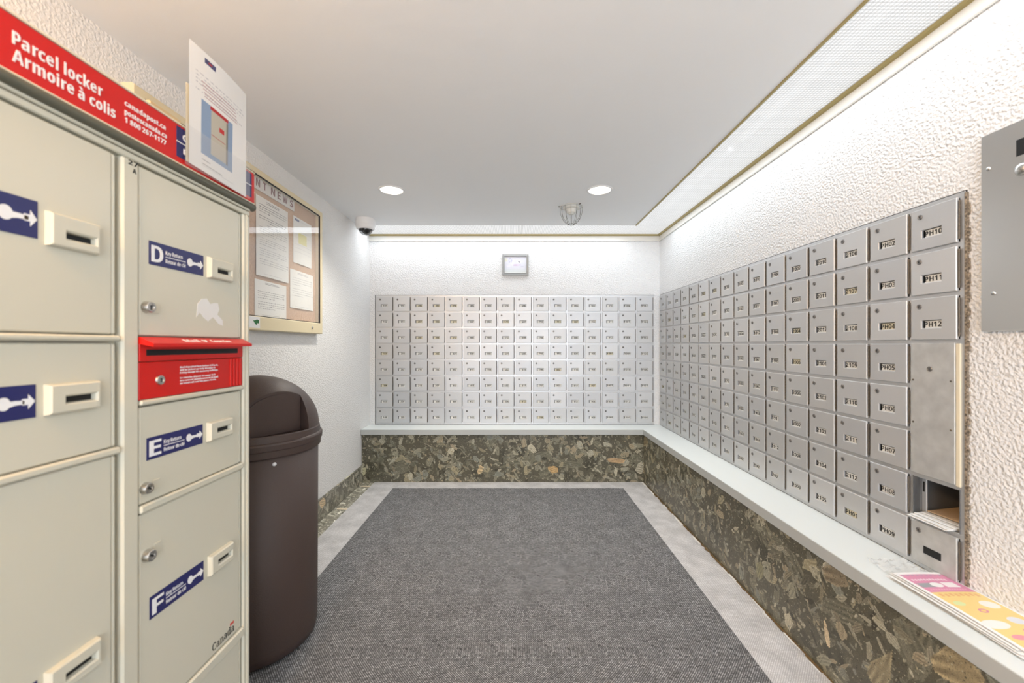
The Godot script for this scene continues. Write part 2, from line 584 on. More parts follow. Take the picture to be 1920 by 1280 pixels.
# ---------------------------------------------------------------- build
func _ready() -> void:
	rng.seed = 2024
	var cam := Camera3D.new()
	cam.name = "camera"
	cam.projection = Camera3D.PROJECTION_FRUSTUM
	cam.near = 0.05
	cam.far = 60.0
	var lens := CameraAttributesPhysical.new()
	lens.frustum_focal_length = 14.8
	lens.frustum_focus_distance = 3.2
	lens.frustum_near = 0.05
	lens.frustum_far = 60.0
	lens.exposure_aperture = 3.2
	cam.attributes = lens
	cam.size = 2.0 * 640.0 / F * 0.05
	cam.frustum_offset = Vector2(-3.0 / F, 6.5 / F) * 0.05
	cam.position = Vector3(0, C, 0)
	cam.current = true
	add_child(cam)
	var env := Environment.new()
	env.background_mode = Environment.BG_COLOR
	env.background_color = Color(0.02, 0.02, 0.02)
	env.tonemap_mode = Environment.TONE_MAPPER_LINEAR
	env.tonemap_exposure = 1.88
	env.sdfgi_enabled = true
	env.ssao_enabled = true
	env.ssil_enabled = true
	var we := WorldEnvironment.new()
	we.name = "environment"
	we.environment = env
	add_child(we)
	area("strip_light_right", Vector3(1.21, CEIL - 0.012, -1.75), Vector2(0.18, 3.8), 0.64, Color(0.92, 0.965, 1.0))
	area("strip_light_back", Vector3(-0.15, CEIL - 0.012, -3.77), Vector2(2.4, 0.18), 0.4, Color(0.94, 0.97, 1.0))
	spot("downlight_beam", Vector3(-163 * U, CEIL - 0.02, -0.7126 * ZB), 0.8)
	spot("downlight_beam_b", Vector3(115 * U, CEIL - 0.02, -0.7126 * ZB), 0.8)
	area("entrance_daylight", Vector3(0.1, 1.25, ZF - 0.07), Vector2(2.2, 2.0), 4.6, Color(0.87, 0.93, 1.0))
	get_node("entrance_daylight").rotation_degrees = Vector3(0, 0, 0)
	var warm := OmniLight3D.new()
	warm.name = "warm_globe_light"
	warm.light_color = Color(1.0, 0.78, 0.5)
	warm.light_energy = 0.75
	warm.light_size = 0.1
	warm.omni_range = 12.0
	warm.omni_attenuation = 2.0
	warm.shadow_enabled = true
	warm.position = Vector3(-0.72, 2.06, 0.16)
	add_child(warm)
	make_materials()
	room()
	lamps()
	ledge_and_floor()
	mailboxes()
	locker()
	bin()
	board()
	small_things()

func area(n: String, at: Vector3, size: Vector2, e: float, c: Color) -> void:
	var a := AreaLight3D.new()
	a.name = n
	a.area_size = size
	a.area_normalize_energy = true
	a.light_energy = e
	a.light_color = c
	a.area_range = 12.0
	a.area_attenuation = 2.0
	a.shadow_enabled = true
	a.position = at
	a.rotation_degrees.x = -90
	add_child(a)

func spot(n: String, at: Vector3, e: float) -> void:
	var s := SpotLight3D.new()
	s.name = n
	s.light_energy = e
	s.light_color = Color(1.0, 0.97, 0.92)
	s.light_size = 0.06
	s.spot_angle = 62
	s.spot_angle_attenuation = 0.9
	s.spot_range = 12.0
	s.spot_attenuation = 2.0
	s.shadow_enabled = true
	s.position = at
	s.rotation_degrees.x = -90
	add_child(s)

const ZF := 2.4    # wall behind the camera
func room() -> void:
	struct("wall_left", box(Vector3(XL - 0.15, -0.1, -ZB - 0.15), Vector3(XL, CEIL + 0.2, ZF)), M.stucco_fine)
	struct("wall_back", box(Vector3(XL, -0.1, -ZB - 0.15), Vector3(XR + 0.5, CEIL + 0.2, -ZB)), M.stucco)
	# the right wall, with the opening that holds the mailbox bank
	var y0 := C - 147.1 * U - 0.006
	var y1 := C + 91.5 * U + 0.004
	var z0 := -3.9236 + 0.0
	var z1 := -1.2828
	var st := mb()
	bx(st, Vector3(XR, -0.1, -ZB), Vector3(XR + 0.42, y0, ZF))
	bx(st, Vector3(XR, y1, -ZB), Vector3(XR + 0.42, CEIL + 0.2, ZF))
	bx(st, Vector3(XR, y0, -ZB), Vector3(XR + 0.42, y1, z0))
	bx(st, Vector3(XR, y0, z1), Vector3(XR + 0.42, y1, ZF))
	struct("wall_right", done(st), M.stucco)
	struct("wall_front", box(Vector3(XL - 0.15, -0.1, ZF), Vector3(XR + 0.5, CEIL + 0.2, ZF + 0.15)), M.offwhite)
	# glazed entrance in it
	struct("window_1", box(Vector3(-1.0, 0.25, ZF - 0.05), Vector3(1.2, 2.25, ZF - 0.03)), M.daylight)
	var mu := mb()
	for x in [-1.03, -0.3, 0.45, 1.17]:
		bx(mu, Vector3(x, 0.0, ZF - 0.06), Vector3(x + 0.06, 2.29, ZF), 0.004)
	for yy in [0.2, 1.05, 2.23]:
		bx(mu, Vector3(-1.03, yy, ZF - 0.06), Vector3(1.23, yy + 0.06, ZF), 0.004)
	struct("window_frame", done(mu), M.alu_frame)
	struct("floor", box(Vector3(XL - 0.15, -0.12, -ZB - 0.15), Vector3(XR + 0.5, 0.0, ZF + 0.15)), M.stone_pale)
	var zc := 0.9227 * ZB
	var xc := 213.0 * U
	struct("ceiling", box(Vector3(XL, CEIL, -zc), Vector3(xc, CEIL + 0.2, ZF)), M.ceiling)
	# the trough that holds the tubes
	var cv := mb()
	bx(cv, Vector3(XL, CEIL + 0.14, -ZB), Vector3(XR, CEIL + 0.2, -zc))
	bx(cv, Vector3(xc, CEIL + 0.14, -zc), Vector3(XR, CEIL + 0.2, ZF))
	struct("ceiling_trough", done(cv), M.white)
	# yellowed angle under the light along the walls, smooth board under it
	var b := mb()
	bx(b, Vector3(XL, CEIL - 0.016, -ZB), Vector3(XR - 0.02, CEIL + 0.004, -ZB + 0.02), 0.002)
	struct("trim_1", done(b), M.brass)
	b = mb()
	bx(b, Vector3(XR - 0.02, CEIL - 0.016, -ZB), Vector3(XR, CEIL + 0.004, ZF), 0.002)
	struct("trim_2", done(b), M.brass)
	b = mb()
	bx(b, Vector3(xc - 0.012, CEIL - 0.006, -zc), Vector3(xc, CEIL + 0.004, ZF), 0.001)
	struct("trim_3", done(b), M.brass)
	b = mb()
	bx(b, Vector3(XL, CEIL - 0.056, -ZB), Vector3(XR, CEIL - 0.016, -ZB + 0.006))
	bx(b, Vector3(XL, CEIL - 0.066, -ZB), Vector3(XR, CEIL - 0.054, -ZB + 0.011), 0.004)
	struct("trim_4", done(b), M.trim)
	b = mb()
	bx(b, Vector3(XR - 0.006, CEIL - 0.056, -ZB), Vector3(XR, CEIL - 0.016, ZF))
	bx(b, Vector3(XR - 0.011, CEIL - 0.066, -ZB), Vector3(XR, CEIL - 0.054, ZF), 0.004)
	struct("trim_5", done(b), M.trim)

func lamps() -> void:
	var zc := 0.9227 * ZB
	var xc := 213.0 * U
	# prismatic panels
	var y := CEIL - 0.001
	var right := thing("ceiling_light", "long fluorescent ceiling light with prismatic panels running along the right wall", "ceiling light")
	var back := thing("ceiling_light", "shorter fluorescent ceiling light with prismatic panels along the top of the back wall", "ceiling light")
	var ends := [zc, 2.34, 1.03, -0.28, -1.59]
	for i in 4:
		put("diffuser_panel", box(Vector3(xc + 0.001, y, -ends[i] + 0.0012), Vector3(XR - 0.02, y + 0.004, -ends[i + 1] - 0.0012)), M.prism, right)
	var xs := [XL, -244 * U, 15 * U, XR - 0.02]
	for i in 3:
		put("diffuser_panel", box(Vector3(xs[i] + 0.0012, y, -ZB + 0.02), Vector3(xs[i + 1] - 0.0012, y + 0.004, -zc - 0.001)), M.prism, back)
	for i in 3:
		var t := mb()
		var a: float = -ends[0] + 1.33 * i + 0.06
		tube(t, [Vector3(1.25, CEIL + 0.075, a), Vector3(1.25, CEIL + 0.075, a + 1.2)], 0.019, 10)
		put("fluorescent_tube", done(t), M.tube, right)
	for i in 2:
		var t := mb()
		var a := -1.28 + 1.3 * i
		tube(t, [Vector3(a, CEIL + 0.075, -3.79), Vector3(a + 1.2, CEIL + 0.075, -3.79)], 0.019, 10)
		put("fluorescent_tube", done(t), M.tube, back)
	for s in [[-163.0, "recessed round ceiling downlight on the left, above the noticeboard side"], [115.0, "recessed round ceiling downlight on the right, beside the caged detector"]]:
		var d := thing("downlight", s[1], "downlight", "recessed downlights in the ceiling")
		d.position = Vector3(s[0] * U, CEIL, -0.7126 * ZB)
		var t := mb()
		lathe(t, [[0.088, 0.0], [0.086, -0.004], [0.076, -0.006], [0.074, -0.001]], 40, Vector3.ZERO)
		put("trim_ring", done(t), M.white, d)
		t = mb()
		lathe(t, [[0.0745, -0.002], [0.05, -0.004], [0.0, -0.0045]], 40, Vector3.ZERO)
		put("lens", done(t), M.downlight, d)
	# globe lamp behind the camera
	var g := thing("globe_lamp", "opal globe ceiling lamp giving warm light behind the camera", "ceiling lamp")
	g.position = Vector3(-0.72, 0, 0.16)
	var t := mb()
	lathe(t, [[0.0, CEIL - 0.35], [0.06, CEIL - 0.335], [0.103, CEIL - 0.29], [0.118, CEIL - 0.235], [0.103, CEIL - 0.18], [0.07, CEIL - 0.142], [0.0, CEIL - 0.13]], 28, Vector3.ZERO)
	put("globe", done(t), M.globe, g)
	t = mb()
	lathe(t, [[0.0, CEIL - 0.15], [0.05, CEIL - 0.145], [0.05, CEIL - 0.12], [0.012, CEIL - 0.11], [0.012, CEIL - 0.02], [0.06, CEIL - 0.015], [0.06, CEIL]], 20, Vector3.ZERO)
	put("mount", done(t), M.white, g)

const ZP := 3.747   # face of the stone plinth
const XP := 1.175
func ledge_and_floor() -> void:
	var top := C - 149.1 * U
	var low := C - 158.4 * U
	var zn := 3.7235
	var xn := 228.7 * U
	# stone
	tag(put("stone_plinth", box(Vector3(XL + 0.004, 0.0, -ZB), Vector3(XP + 0.002, low, -ZP)), M.stone_back), "dark conglomerate stone plinth under the mailboxes on the back wall", "stone plinth")
	tag(put("stone_plinth", box(Vector3(XP, 0.0, -ZP), Vector3(XR - 0.001, low, 1.2)), M.stone_right), "long dark conglomerate stone plinth under the ledge along the right wall", "stone plinth")
	struct("baseboard_left", box(Vector3(XL, 0.0, -ZP), Vector3(XL + 0.012, 0.158, ZF), 0.002), M.stone_base)
	# ledge, two boards meeting in a mitre
	var l := thing("ledge_shelf", "pale grey laminate ledge running round the room under both mailbox banks", "ledge")
	var st := mb()
	prism(st, [Vector2(XL + 0.002, ZB), Vector2(XL + 0.002, zn), Vector2(xn - 0.0006, zn), Vector2(XR - 0.0006, ZB)], -top, -low)
	var o := put("ledge_board", done(st), M.ledge, l)
	o.rotation_degrees.x = 90
	o.scale = Vector3(1, -1, 1)
	st = mb()
	prism(st, [Vector2(xn, zn), Vector2(XR, ZB), Vector2(XR, -1.2), Vector2(xn, -1.2)], -top, -low)
	o = put("ledge_board", done(st), M.ledge, l)
	o.rotation_degrees.x = 90
	o.scale = Vector3(1, -1, 1)
	put("edge_band", box(Vector3(XL + 0.002, low - 0.001, -zn - 0.001), Vector3(xn - 0.002, top - 0.002, -zn + 0.0015), 0.001), M.ledge_edge, l)
	put("edge_band", box(Vector3(xn - 0.0015, low - 0.001, -zn - 0.0005), Vector3(xn + 0.001, top - 0.002, 1.2), 0.001), M.ledge_edge, l)
	# carpet
	var c := mb()
	var x0 := -246.6 * U
	var x1 := 227.0 * U
	bx(c, Vector3(x0, 0.0, -ZP), Vector3(x1, 0.006, -0.9045 * ZB))
	bx(c, Vector3(x0, 0.0, -0.9045 * ZB), Vector3(-204.8 * U, 0.006, 0.4))
	bx(c, Vector3(186.2 * U, 0.0, -0.9045 * ZB), Vector3(x1, 0.006, 0.4))
	# ragged right edge
	var z := -ZP
	while z < 0.3:
		var n := z + rng.randf_range(0.015, 0.06)
		var e := x1 + rng.randf_range(0.0, 0.016)
		bx(c, Vector3(x1 - 0.004, 0.0, z), Vector3(e, 0.0055, n))
		z = n
	tag(put("carpet", done(c), M.carpet_light), "pale grey woven carpet border around the dark carpet", "carpet")
	tag(put("carpet", box(Vector3(-204.8 * U, 0.0, -0.9045 * ZB), Vector3(186.2 * U, 0.0072, 0.4)), M.carpet_dark), "large charcoal woven carpet filling the middle of the floor", "carpet")
	# line of old glue and grit at the right plinth
	var gl := mb()
	z = -ZP
	while z < 0.0:
		var n := z + rng.randf_range(0.03, 0.12)
		if rng.randf() < 0.45:
			bx(gl, Vector3(x1 + rng.randf_range(-0.006, 0.006), 0.0, z), Vector3(x1 + rng.randf_range(0.008, 0.018), 0.0065, n), 0.003)
		z = n
	tag(put("glue_line", done(gl), M.offwhite), "broken white line of glue between carpet edge and right stone plinth", "glue")
	gl = mb()
	bx(gl, Vector3(XP - 0.01, 0.0, -ZP), Vector3(XP + 0.001, 0.006, 0.6), 0.002)
	tag(put("sealant_strip", done(gl), mat(Color(0.42, 0.33, 0.2), 0.7)), "brown sealant strip along the foot of the right stone plinth", "sealant")

# ---------------------------------------------------------------- mailboxes
const CW := 0.16500
const RH := 0.15172
const ORD := ["first", "second", "third", "fourth", "fifth", "sixth", "seventh", "eighth", "ninth", "tenth", "eleventh", "twelfth", "thirteenth", "fourteenth", "fifteenth", "sixteenth"]
var door_mesh: ArrayMesh
var door_blank: ArrayMesh
var lock_mesh: ArrayMesh
var key_mesh: ArrayMesh
var hinge_mesh: ArrayMesh
var plate_mesh: ArrayMesh

# mailbox origin: lower left corner of its cell on the wall, +z out of the wall
func proto_mailbox() -> void:
	var st := mb()
	var r := [0.006, 0.007, 0.155, 0.146]
	var s := [0.0435, 0.046, 0.1085, 0.072]
	loops(st, [rect_in(r, 0, 0.0052), rect_in(r, 0, 0.0105), rect_in(r, 0.0018, 0.0125), rect_in(s, -0.0016, 0.0125), rect_in(s, 0.0, 0.0112), rect_in(s, 0.0, 0.0055)])
	door_mesh = done(st)
	st = mb()
	loops(st, [rect_in(r, 0, 0.0052), rect_in(r, 0, 0.0105), rect_in(r, 0.0018, 0.0125)])
	cap(st, rect_in(r, 0.0018, 0.0125))
	door_blank = done(st)
	st = mb()
	lathe(st, [[0.0088, 0.0], [0.0088, 0.0016], [0.0075, 0.0026], [0.0062, 0.0014], [0.0058, 0.0022], [0.0, 0.0024]], 20, Vector3.ZERO, Vector3.BACK, false)
	lock_mesh = done(st)
	st = mb()
	lathe(st, [[0.0019, 0.0022], [0.0019, 0.0029], [0.0, 0.0029]], 8, Vector3(0, 0.001, 0), Vector3.BACK, false)
	bx(st, Vector3(-0.0008, -0.004, 0.002), Vector3(0.0008, 0.001, 0.0029))
	key_mesh = done(st)
	st = mb()
	for k in 9:
		var y := 0.016 + k * 0.0135
		lathe(st, [[0.0, 0.0], [0.0026, 0.0], [0.0026, 0.0128], [0.0, 0.0128]], 8, Vector3(0.1585, y, 0.007), Vector3.UP, false)
	hinge_mesh = done(st)
	plate_mesh = box(Vector3(0.0515, 0.0465, 0.0058), Vector3(0.1083, 0.0695, 0.0078))

func make_mailbox(num: String, where: Vector3, turn: float, label: String, group: String, tan_plate: bool, bold := true) -> Node3D:
	var t := thing("mailbox", label, "mailbox", group)
	t.position = where
	t.rotation.y = turn
	t.rotate_object_local(Vector3.UP, deg_to_rad(rng.randf_range(-0.35, 0.35)))
	t.rotate_object_local(Vector3.RIGHT, deg_to_rad(rng.randf_range(-0.3, 0.3)))
	var am: Material = M["alu%d" % (rng.randi() % 5)]
	put("door", door_mesh, am, t)
	var lk := put("lock", lock_mesh, M.lock, t)
	lk.position = Vector3(0.038 + rng.randf_range(-0.001, 0.001), 0.119, 0.0125)
	var kh := put("keyhole", key_mesh, M.ink, lk)
	kh.rotation.z = rng.randf_range(-0.5, 0.5)
	put("hinge", hinge_mesh, M.hinge, t)
	var pl := put("number_plate", plate_mesh, M.plate_tan if tan_plate else M.plate, t)
	var wdt := 0.035 if num.length() == 3 else 0.056
	var dg := put("digits", letters(num, wdt, 0.0165, bold, 0.0006), M.ink, pl)
	dg.position = Vector3((0.067 if num.length() == 3 else 0.0495) + rng.randf_range(-0.0015, 0.0025), 0.0498 + rng.randf_range(-0.001, 0.001), 0.0079)
	return t

func numbers(list: Array) -> Array:
	return list

func bank_frame(called: String, label: String, where: Vector3, turn: float, casing: float) -> Node3D:
	var t := thing(called, label, "mailbox frame")
	t.position = where
	t.rotation.y = turn
	var w := CW * 16
	var h := RH * 8
	var back := -0.02 if casing > 0.0 else 0.0
	var um := box(Vector3(-0.008, -0.006, back), Vector3(0.008, h + 0.004, 0.004), 0.001)
	for i in 17:
		put("upright", um, M.alu_frame, t).position.x = i * CW
	var cm := box(Vector3(-0.008, -0.0085, back), Vector3(w + 0.008, 0.0085, 0.0044), 0.001)
	for j in 9:
		put("crossbar", cm, M.alu_frame, t).position.y = j * RH
	var st: SurfaceTool
	# dark sealant joint round the edge
	st = mb()
	bx(st, Vector3(-0.01, h + 0.005, 0.0), Vector3(w + 0.01, h + 0.011, 0.0035))
	bx(st, Vector3(-0.01, -0.0115, 0.0), Vector3(w + 0.01, -0.007, 0.0035))
	bx(st, Vector3(-0.0125, -0.011, 0.0), Vector3(-0.0085, h + 0.01, 0.003))
	put("joint", done(st), M.dark, t)
	# back of the boxes
	st = mb()
	if casing > 0.0:
		bx(st, Vector3(0, 0, -casing - 0.01), Vector3(w, h, -casing))
		bx(st, Vector3(0, -0.004, -casing), Vector3(w, 0.0, -0.02))
		bx(st, Vector3(0, h, -casing), Vector3(w, h + 0.004, -0.02))
		for i in 17:
			bx(st, Vector3(i * CW - 0.001, 0, -casing), Vector3(i * CW + 0.001, h, -0.02))
		for j in range(1, 8):
			bx(st, Vector3(0, j * RH - 0.001, -casing), Vector3(w, j * RH + 0.001, -0.02))
	else:
		bx(st, Vector3(0, 0, 0.0), Vector3(w, h, 0.0015))
	put("casing", done(st), M.inside, t)
	return t

func mailboxes() -> void:
	proto_mailbox()
	var seq := []
	for fl in [1, 2, 3, 4, 5, 6, 7, 8, 9, 10, 11, 12, 14, 15, 16, 17, 18, 19, 20, 21]:
		for n in range(1, 13):
			if fl == 1 and n == 8:
				continue
			seq.append("%d%02d" % [fl, n])
	for n in range(1, 13):
		seq.append("PH%02d" % n)
	# column tops read off the photograph
	var back_first := ["101", "110", "206", "302", "310", "406", "502", "510", "606", "702", "710", "806", "902", "910", "1006", "1102"]
	var right_first := ["1110", "1206", "1402", "1410", "1506", "1602", "1610", "1706", "1802", "1810", "1906", "2002", "2010", "2106", "PH02", "PH10"]
	var bo := Vector3(-257 * U, C - 147.1 * U, -ZB)
	bank_frame("mailbox_bank", "aluminium frame of the mailbox bank on the back wall", bo, 0.0, 0.0)
	for i in 16:
		var at := seq.find(back_first[i])
		for j in 8:
			var num: String = seq[at + j]
			make_mailbox(num, bo + Vector3(i * CW, (7 - j) * RH, 0), 0.0, "silver mailbox %s on the back wall, %s row down, %s column from the left" % [num, ORD[j], ORD[i]], "mailboxes on the back wall", i >= 2 and i < 5 and j < 3 or rng.randf() < 0.1)
	var ro := Vector3(XR, C - 147.1 * U, -3.9236)
	var fr := bank_frame("mailbox_bank", "aluminium frame of the mailbox bank on the right wall", ro, -PI / 2, 0.34)
	var rs := mb()
	bx(rs, Vector3(CW * 16 + 0.006, -0.006, -0.01), Vector3(CW * 16 + 0.014, RH * 8 + 0.004, 0.0065), 0.001)
	var k := 0.0
	while k < RH * 8 - 0.05:
		var n := rng.randf_range(0.01, 0.04)
		bx(rs, Vector3(CW * 16 + 0.012, k, -0.004), Vector3(CW * 16 + rng.randf_range(0.015, 0.02), k + n, rng.randf_range(0.003, 0.0075)), 0.001)
		k += n + rng.randf_range(0.0, 0.02)
	put("rusty_edge", done(rs), M.rust, fr).set_meta("label", "rusty crumbling edge strip")
	for i in 16:
		var at := seq.find(right_first[i])
		for j in 8:
			if i == 15 and j > 2:
				break
			var num: String = seq[at + j]
			make_mailbox(num, ro + Vector3(0, (7 - j) * RH, i * CW), -PI / 2, "silver mailbox %s on the right wall, %s row down, %s column from the corner" % [num, ORD[j], ORD[i]], "mailboxes on the right wall", rng.randf() < 0.1)
	# last column: cover plate, open compartment, last door
	var col := ro + Vector3(0, 0, 15 * CW)
	var cov := thing("cover_panel", "tall blank aluminium cover panel below mailbox PH12 on the right wall", "cover panel")
	cov.position = col + Vector3(0, 2 * RH, 0)
	cov.rotation.y = -PI / 2
	put("plate", box(Vector3(0.003, 0.006, 0.002), Vector3(0.148, RH * 3 - 0.004, 0.011), 0.0012), M.alu_worn, cov)
	var ps := put("painted_strip", box(Vector3(0.1485, 0.002, 0.002), Vector3(0.161, RH * 3 - 0.006, 0.0085), 0.001), M.creampaint, cov)
	ps.set_meta("label", "cream painted edge strip")
	var lk := put("lock", lock_mesh, M.lock, cov)
	lk.position = Vector3(0.07, RH * 3 - 0.09, 0.011)
	put("keyhole", key_mesh, M.ink, lk)
	for p in [Vector2(0.013, 0.325), Vector2(0.137, 0.33), Vector2(0.013, 0.18), Vector2(0.137, 0.175)]:
		var sc := mb()
		lathe(sc, [[0.0035, 0.0], [0.003, 0.0016], [0.0, 0.0022]], 10, Vector3.ZERO, Vector3.BACK)
		var so := put("screw", done(sc), M.hinge, cov)
		so.position = Vector3(p.x, p.y, 0.011)
	var open := thing("open_compartment", "open mailbox compartment without a door, envelopes lying inside", "mailbox")
	open.position = col + Vector3(0, RH, 0)
	open.rotation.y = -PI / 2
	var li := mb()
	bx(li, Vector3(0.006, 0.006, -0.33), Vector3(0.159, 0.008, 0.004))
	bx(li, Vector3(0.006, 0.144, -0.33), Vector3(0.159, 0.146, 0.004))
	bx(li, Vector3(0.006, 0.006, -0.33), Vector3(0.008, 0.146, 0.006))
	bx(li, Vector3(0.157, 0.006, -0.33), Vector3(0.159, 0.146, 0.006))
	bx(li, Vector3(0.006, 0.006, -0.335), Vector3(0.159, 0.146, -0.33))
	put("liner", done(li), M.inside, open)
	put("latch_strip", box(Vector3(0.008, 0.008, -0.03), Vector3(0.024, 0.144, -0.024), 0.001), M.alu_frame, open)
	put("latch_slot", box(Vector3(0.012, 0.09, -0.0245), Vector3(0.018, 0.125, -0.0235)), M.black, open)
	var last := thing("mailbox", "silver mailbox with black empty number slot, lowest at the right wall bank's near end", "mailbox")
	last.position = col
	last.rotation.y = -PI / 2
	put("door", door_blank, M.alu_worn, last)
	var lk2 := put("lock", lock_mesh, M.lock, last)
	lk2.position = Vector3(0.034, 0.118, 0.0125)
	put("keyhole", key_mesh, M.ink, lk2)
	put("hinge", hinge_mesh, M.hinge, last)
	put("number_slot", box(Vector3(0.05, 0.048, 0.012), Vector3(0.108, 0.073, 0.0129)), M.black, last)
	# envelopes
	for e in [[0.0, -0.10, 0.0, "white envelope at the bottom of the pile in the open mailbox compartment", M.paper, 0.024], [0.006, -0.095, 3.0, "white envelope second from the bottom in the open mailbox compartment", M.paper, 0.03],
		[0.002, -0.105, -2.0, "white envelope third from the bottom in the open mailbox compartment", M.paper, 0.02], [0.02, -0.15, 5.0, "white envelope lying uppermost of the white ones under the brown envelope", M.paper, 0.004]].size():
		var d: Array = [[-0.004, 0.03, 1.0, "white envelope at the bottom of the pile in the open mailbox compartment"], [0.0, 0.022, -2.0, "white envelope second from the bottom in the open mailbox compartment"],
			[0.004, 0.012, 2.5, "white envelope third from the bottom in the open mailbox compartment"], [0.01, -0.004, 5.0, "white envelope lying right under the brown one in the open compartment"]][e]
		var en := put("envelope", box(Vector3(0.0, 0.0, -0.24), Vector3(0.13, 0.0022, 0.0), 0.0008), M.paper)
		tag(en, d[3], "envelope", "envelopes in the open compartment")
		en.position = col + Vector3(-d[1], RH + 0.008 + 0.0045 * e, 0.012 + d[0])
		en.rotation_degrees = Vector3(0, -90 + d[2], 0)
	var kr := put("envelope", box(Vector3(0.0, 0.0, -0.22), Vector3(0.115, 0.003, 0.0), 0.001), M.kraft)
	tag(kr, "brown kraft envelope on top of the white ones in the open compartment", "envelope", "envelopes in the open compartment")
	kr.position = col + Vector3(0.02, RH + 0.028, 0.03)
	kr.rotation_degrees = Vector3(3, -84, 0)

# ---------------------------------------------------------------- parcel locker, local x runs away from the camera, +z into the room
func key_slot(parent: Node3D, x0: float, x1: float, y0: float, y1: float) -> void:
	var st := mb()
	var r := [x0, y0, x1, y1]
	var w := x1 - x0
	var s := [x0 + w * 0.3, y0 + 0.016, x1 - w * 0.1, y0 + 0.028]
	loops(st, [rect_in(r, -0.0015, 0.0), rect_in(r, 0, 0.009), rect_in(r, 0.0025, 0.0115), rect_in(s, -0.003, 0.0115), rect_in(s, 0, 0.0085), rect_in(s, 0.001, 0.001)])
	var o := put("key_slot", done(st), M.locker, parent)
	st = mb()
	cap(st, [s[0], s[1], s[2], s[3], 0.0015])
	put("slot_opening", done(st), M.black, parent)

func key_sign(parent: Node3D, x0: float, x1: float, y0: float, y1: float, letter: String) -> void:
	put("key_sign", box(Vector3(x0, y0, 0), Vector3(x1, y1, 0.0012), 0.0004), M.navy, parent)
	var w := x1 - x0
	var h := y1 - y0
	var z := 0.0018
	if letter != "":
		var o := put("sign_letter", letters(letter, w * 0.19, h * 0.7), M.white, parent)
		o.position = Vector3(x0 + w * 0.035, y0 + h * 0.14, z)
		for t in [["Key Return", 0.27, 0.56, 0.3], ["Retour de clé", 0.27, 0.2, 0.36]]:
			o = put("sign_lettering", letters(t[0], w * t[3], h * 0.17, false), M.white, parent)
			o.position = Vector3(x0 + w * t[1], y0 + h * t[2], z)
		put("sign_rule", box(Vector3(x0 + w * 0.27, y0 + h * 0.45, 0.001), Vector3(x0 + w * 0.63, y0 + h * 0.48, z)), M.white, parent)
	var st := mb()
	var kx := x0 + w * 0.72
	var ky := y0 + h * 0.5
	var p := []
	for k in 17:
		var a := TAU * (k + 0.9) / 18.8
		p.append(Vector2(kx + cos(a) * h * 0.16, ky + sin(a) * h * 0.19))
	p.append_array([Vector2(kx + h * 0.28, ky - h * 0.07), Vector2(kx + h * 0.5, ky - h * 0.06), Vector2(kx + h * 0.5, ky + h * 0.04), Vector2(kx + h * 0.28, ky + h * 0.06)])
	prism(st, p, 0.001, z)
	var ax := x0 + w * 0.875
	prism(st, [Vector2(ax, ky - h * 0.09), Vector2(ax + w * 0.055, ky - h * 0.09), Vector2(ax + w * 0.055, ky - h * 0.21), Vector2(ax + w * 0.115, ky), Vector2(ax + w * 0.055, ky + h * 0.21), Vector2(ax + w * 0.055, ky + h * 0.09), Vector2(ax, ky + h * 0.09)], 0.001, z)
	put("key_symbol", done(st), M.white, parent)

func cam_lock(parent: Node3D, x: float, y: float, r: float, depth: float, turned: bool) -> void:
	var st := mb()
	lathe(st, [[r * 1.15, 0.0], [r, depth * 0.9], [r * 0.9, depth], [r * 0.62, depth], [r * 0.6, depth * 0.9], [0.0, depth * 0.92]], 24, Vector3.ZERO, Vector3.BACK, false)
	var o := put("lock", done(st), M.chrome, parent)
	o.position = Vector3(x, y, 0)
	st = mb()
	bx(st, Vector3(-r * 0.12, -r * 0.45, depth * 0.8), Vector3(r * 0.12, r * 0.3, depth * 0.96))
	lathe(st, [[r * 0.2, depth * 0.8], [r * 0.2, depth * 0.97], [0, depth * 0.97]], 10, Vector3(0, r * 0.2, 0), Vector3.BACK, false)
	var k := put("keyhole", done(st), M.ink, parent)
	k.position = o.position
	k.rotation.z = 0.9 if turned else 0.0

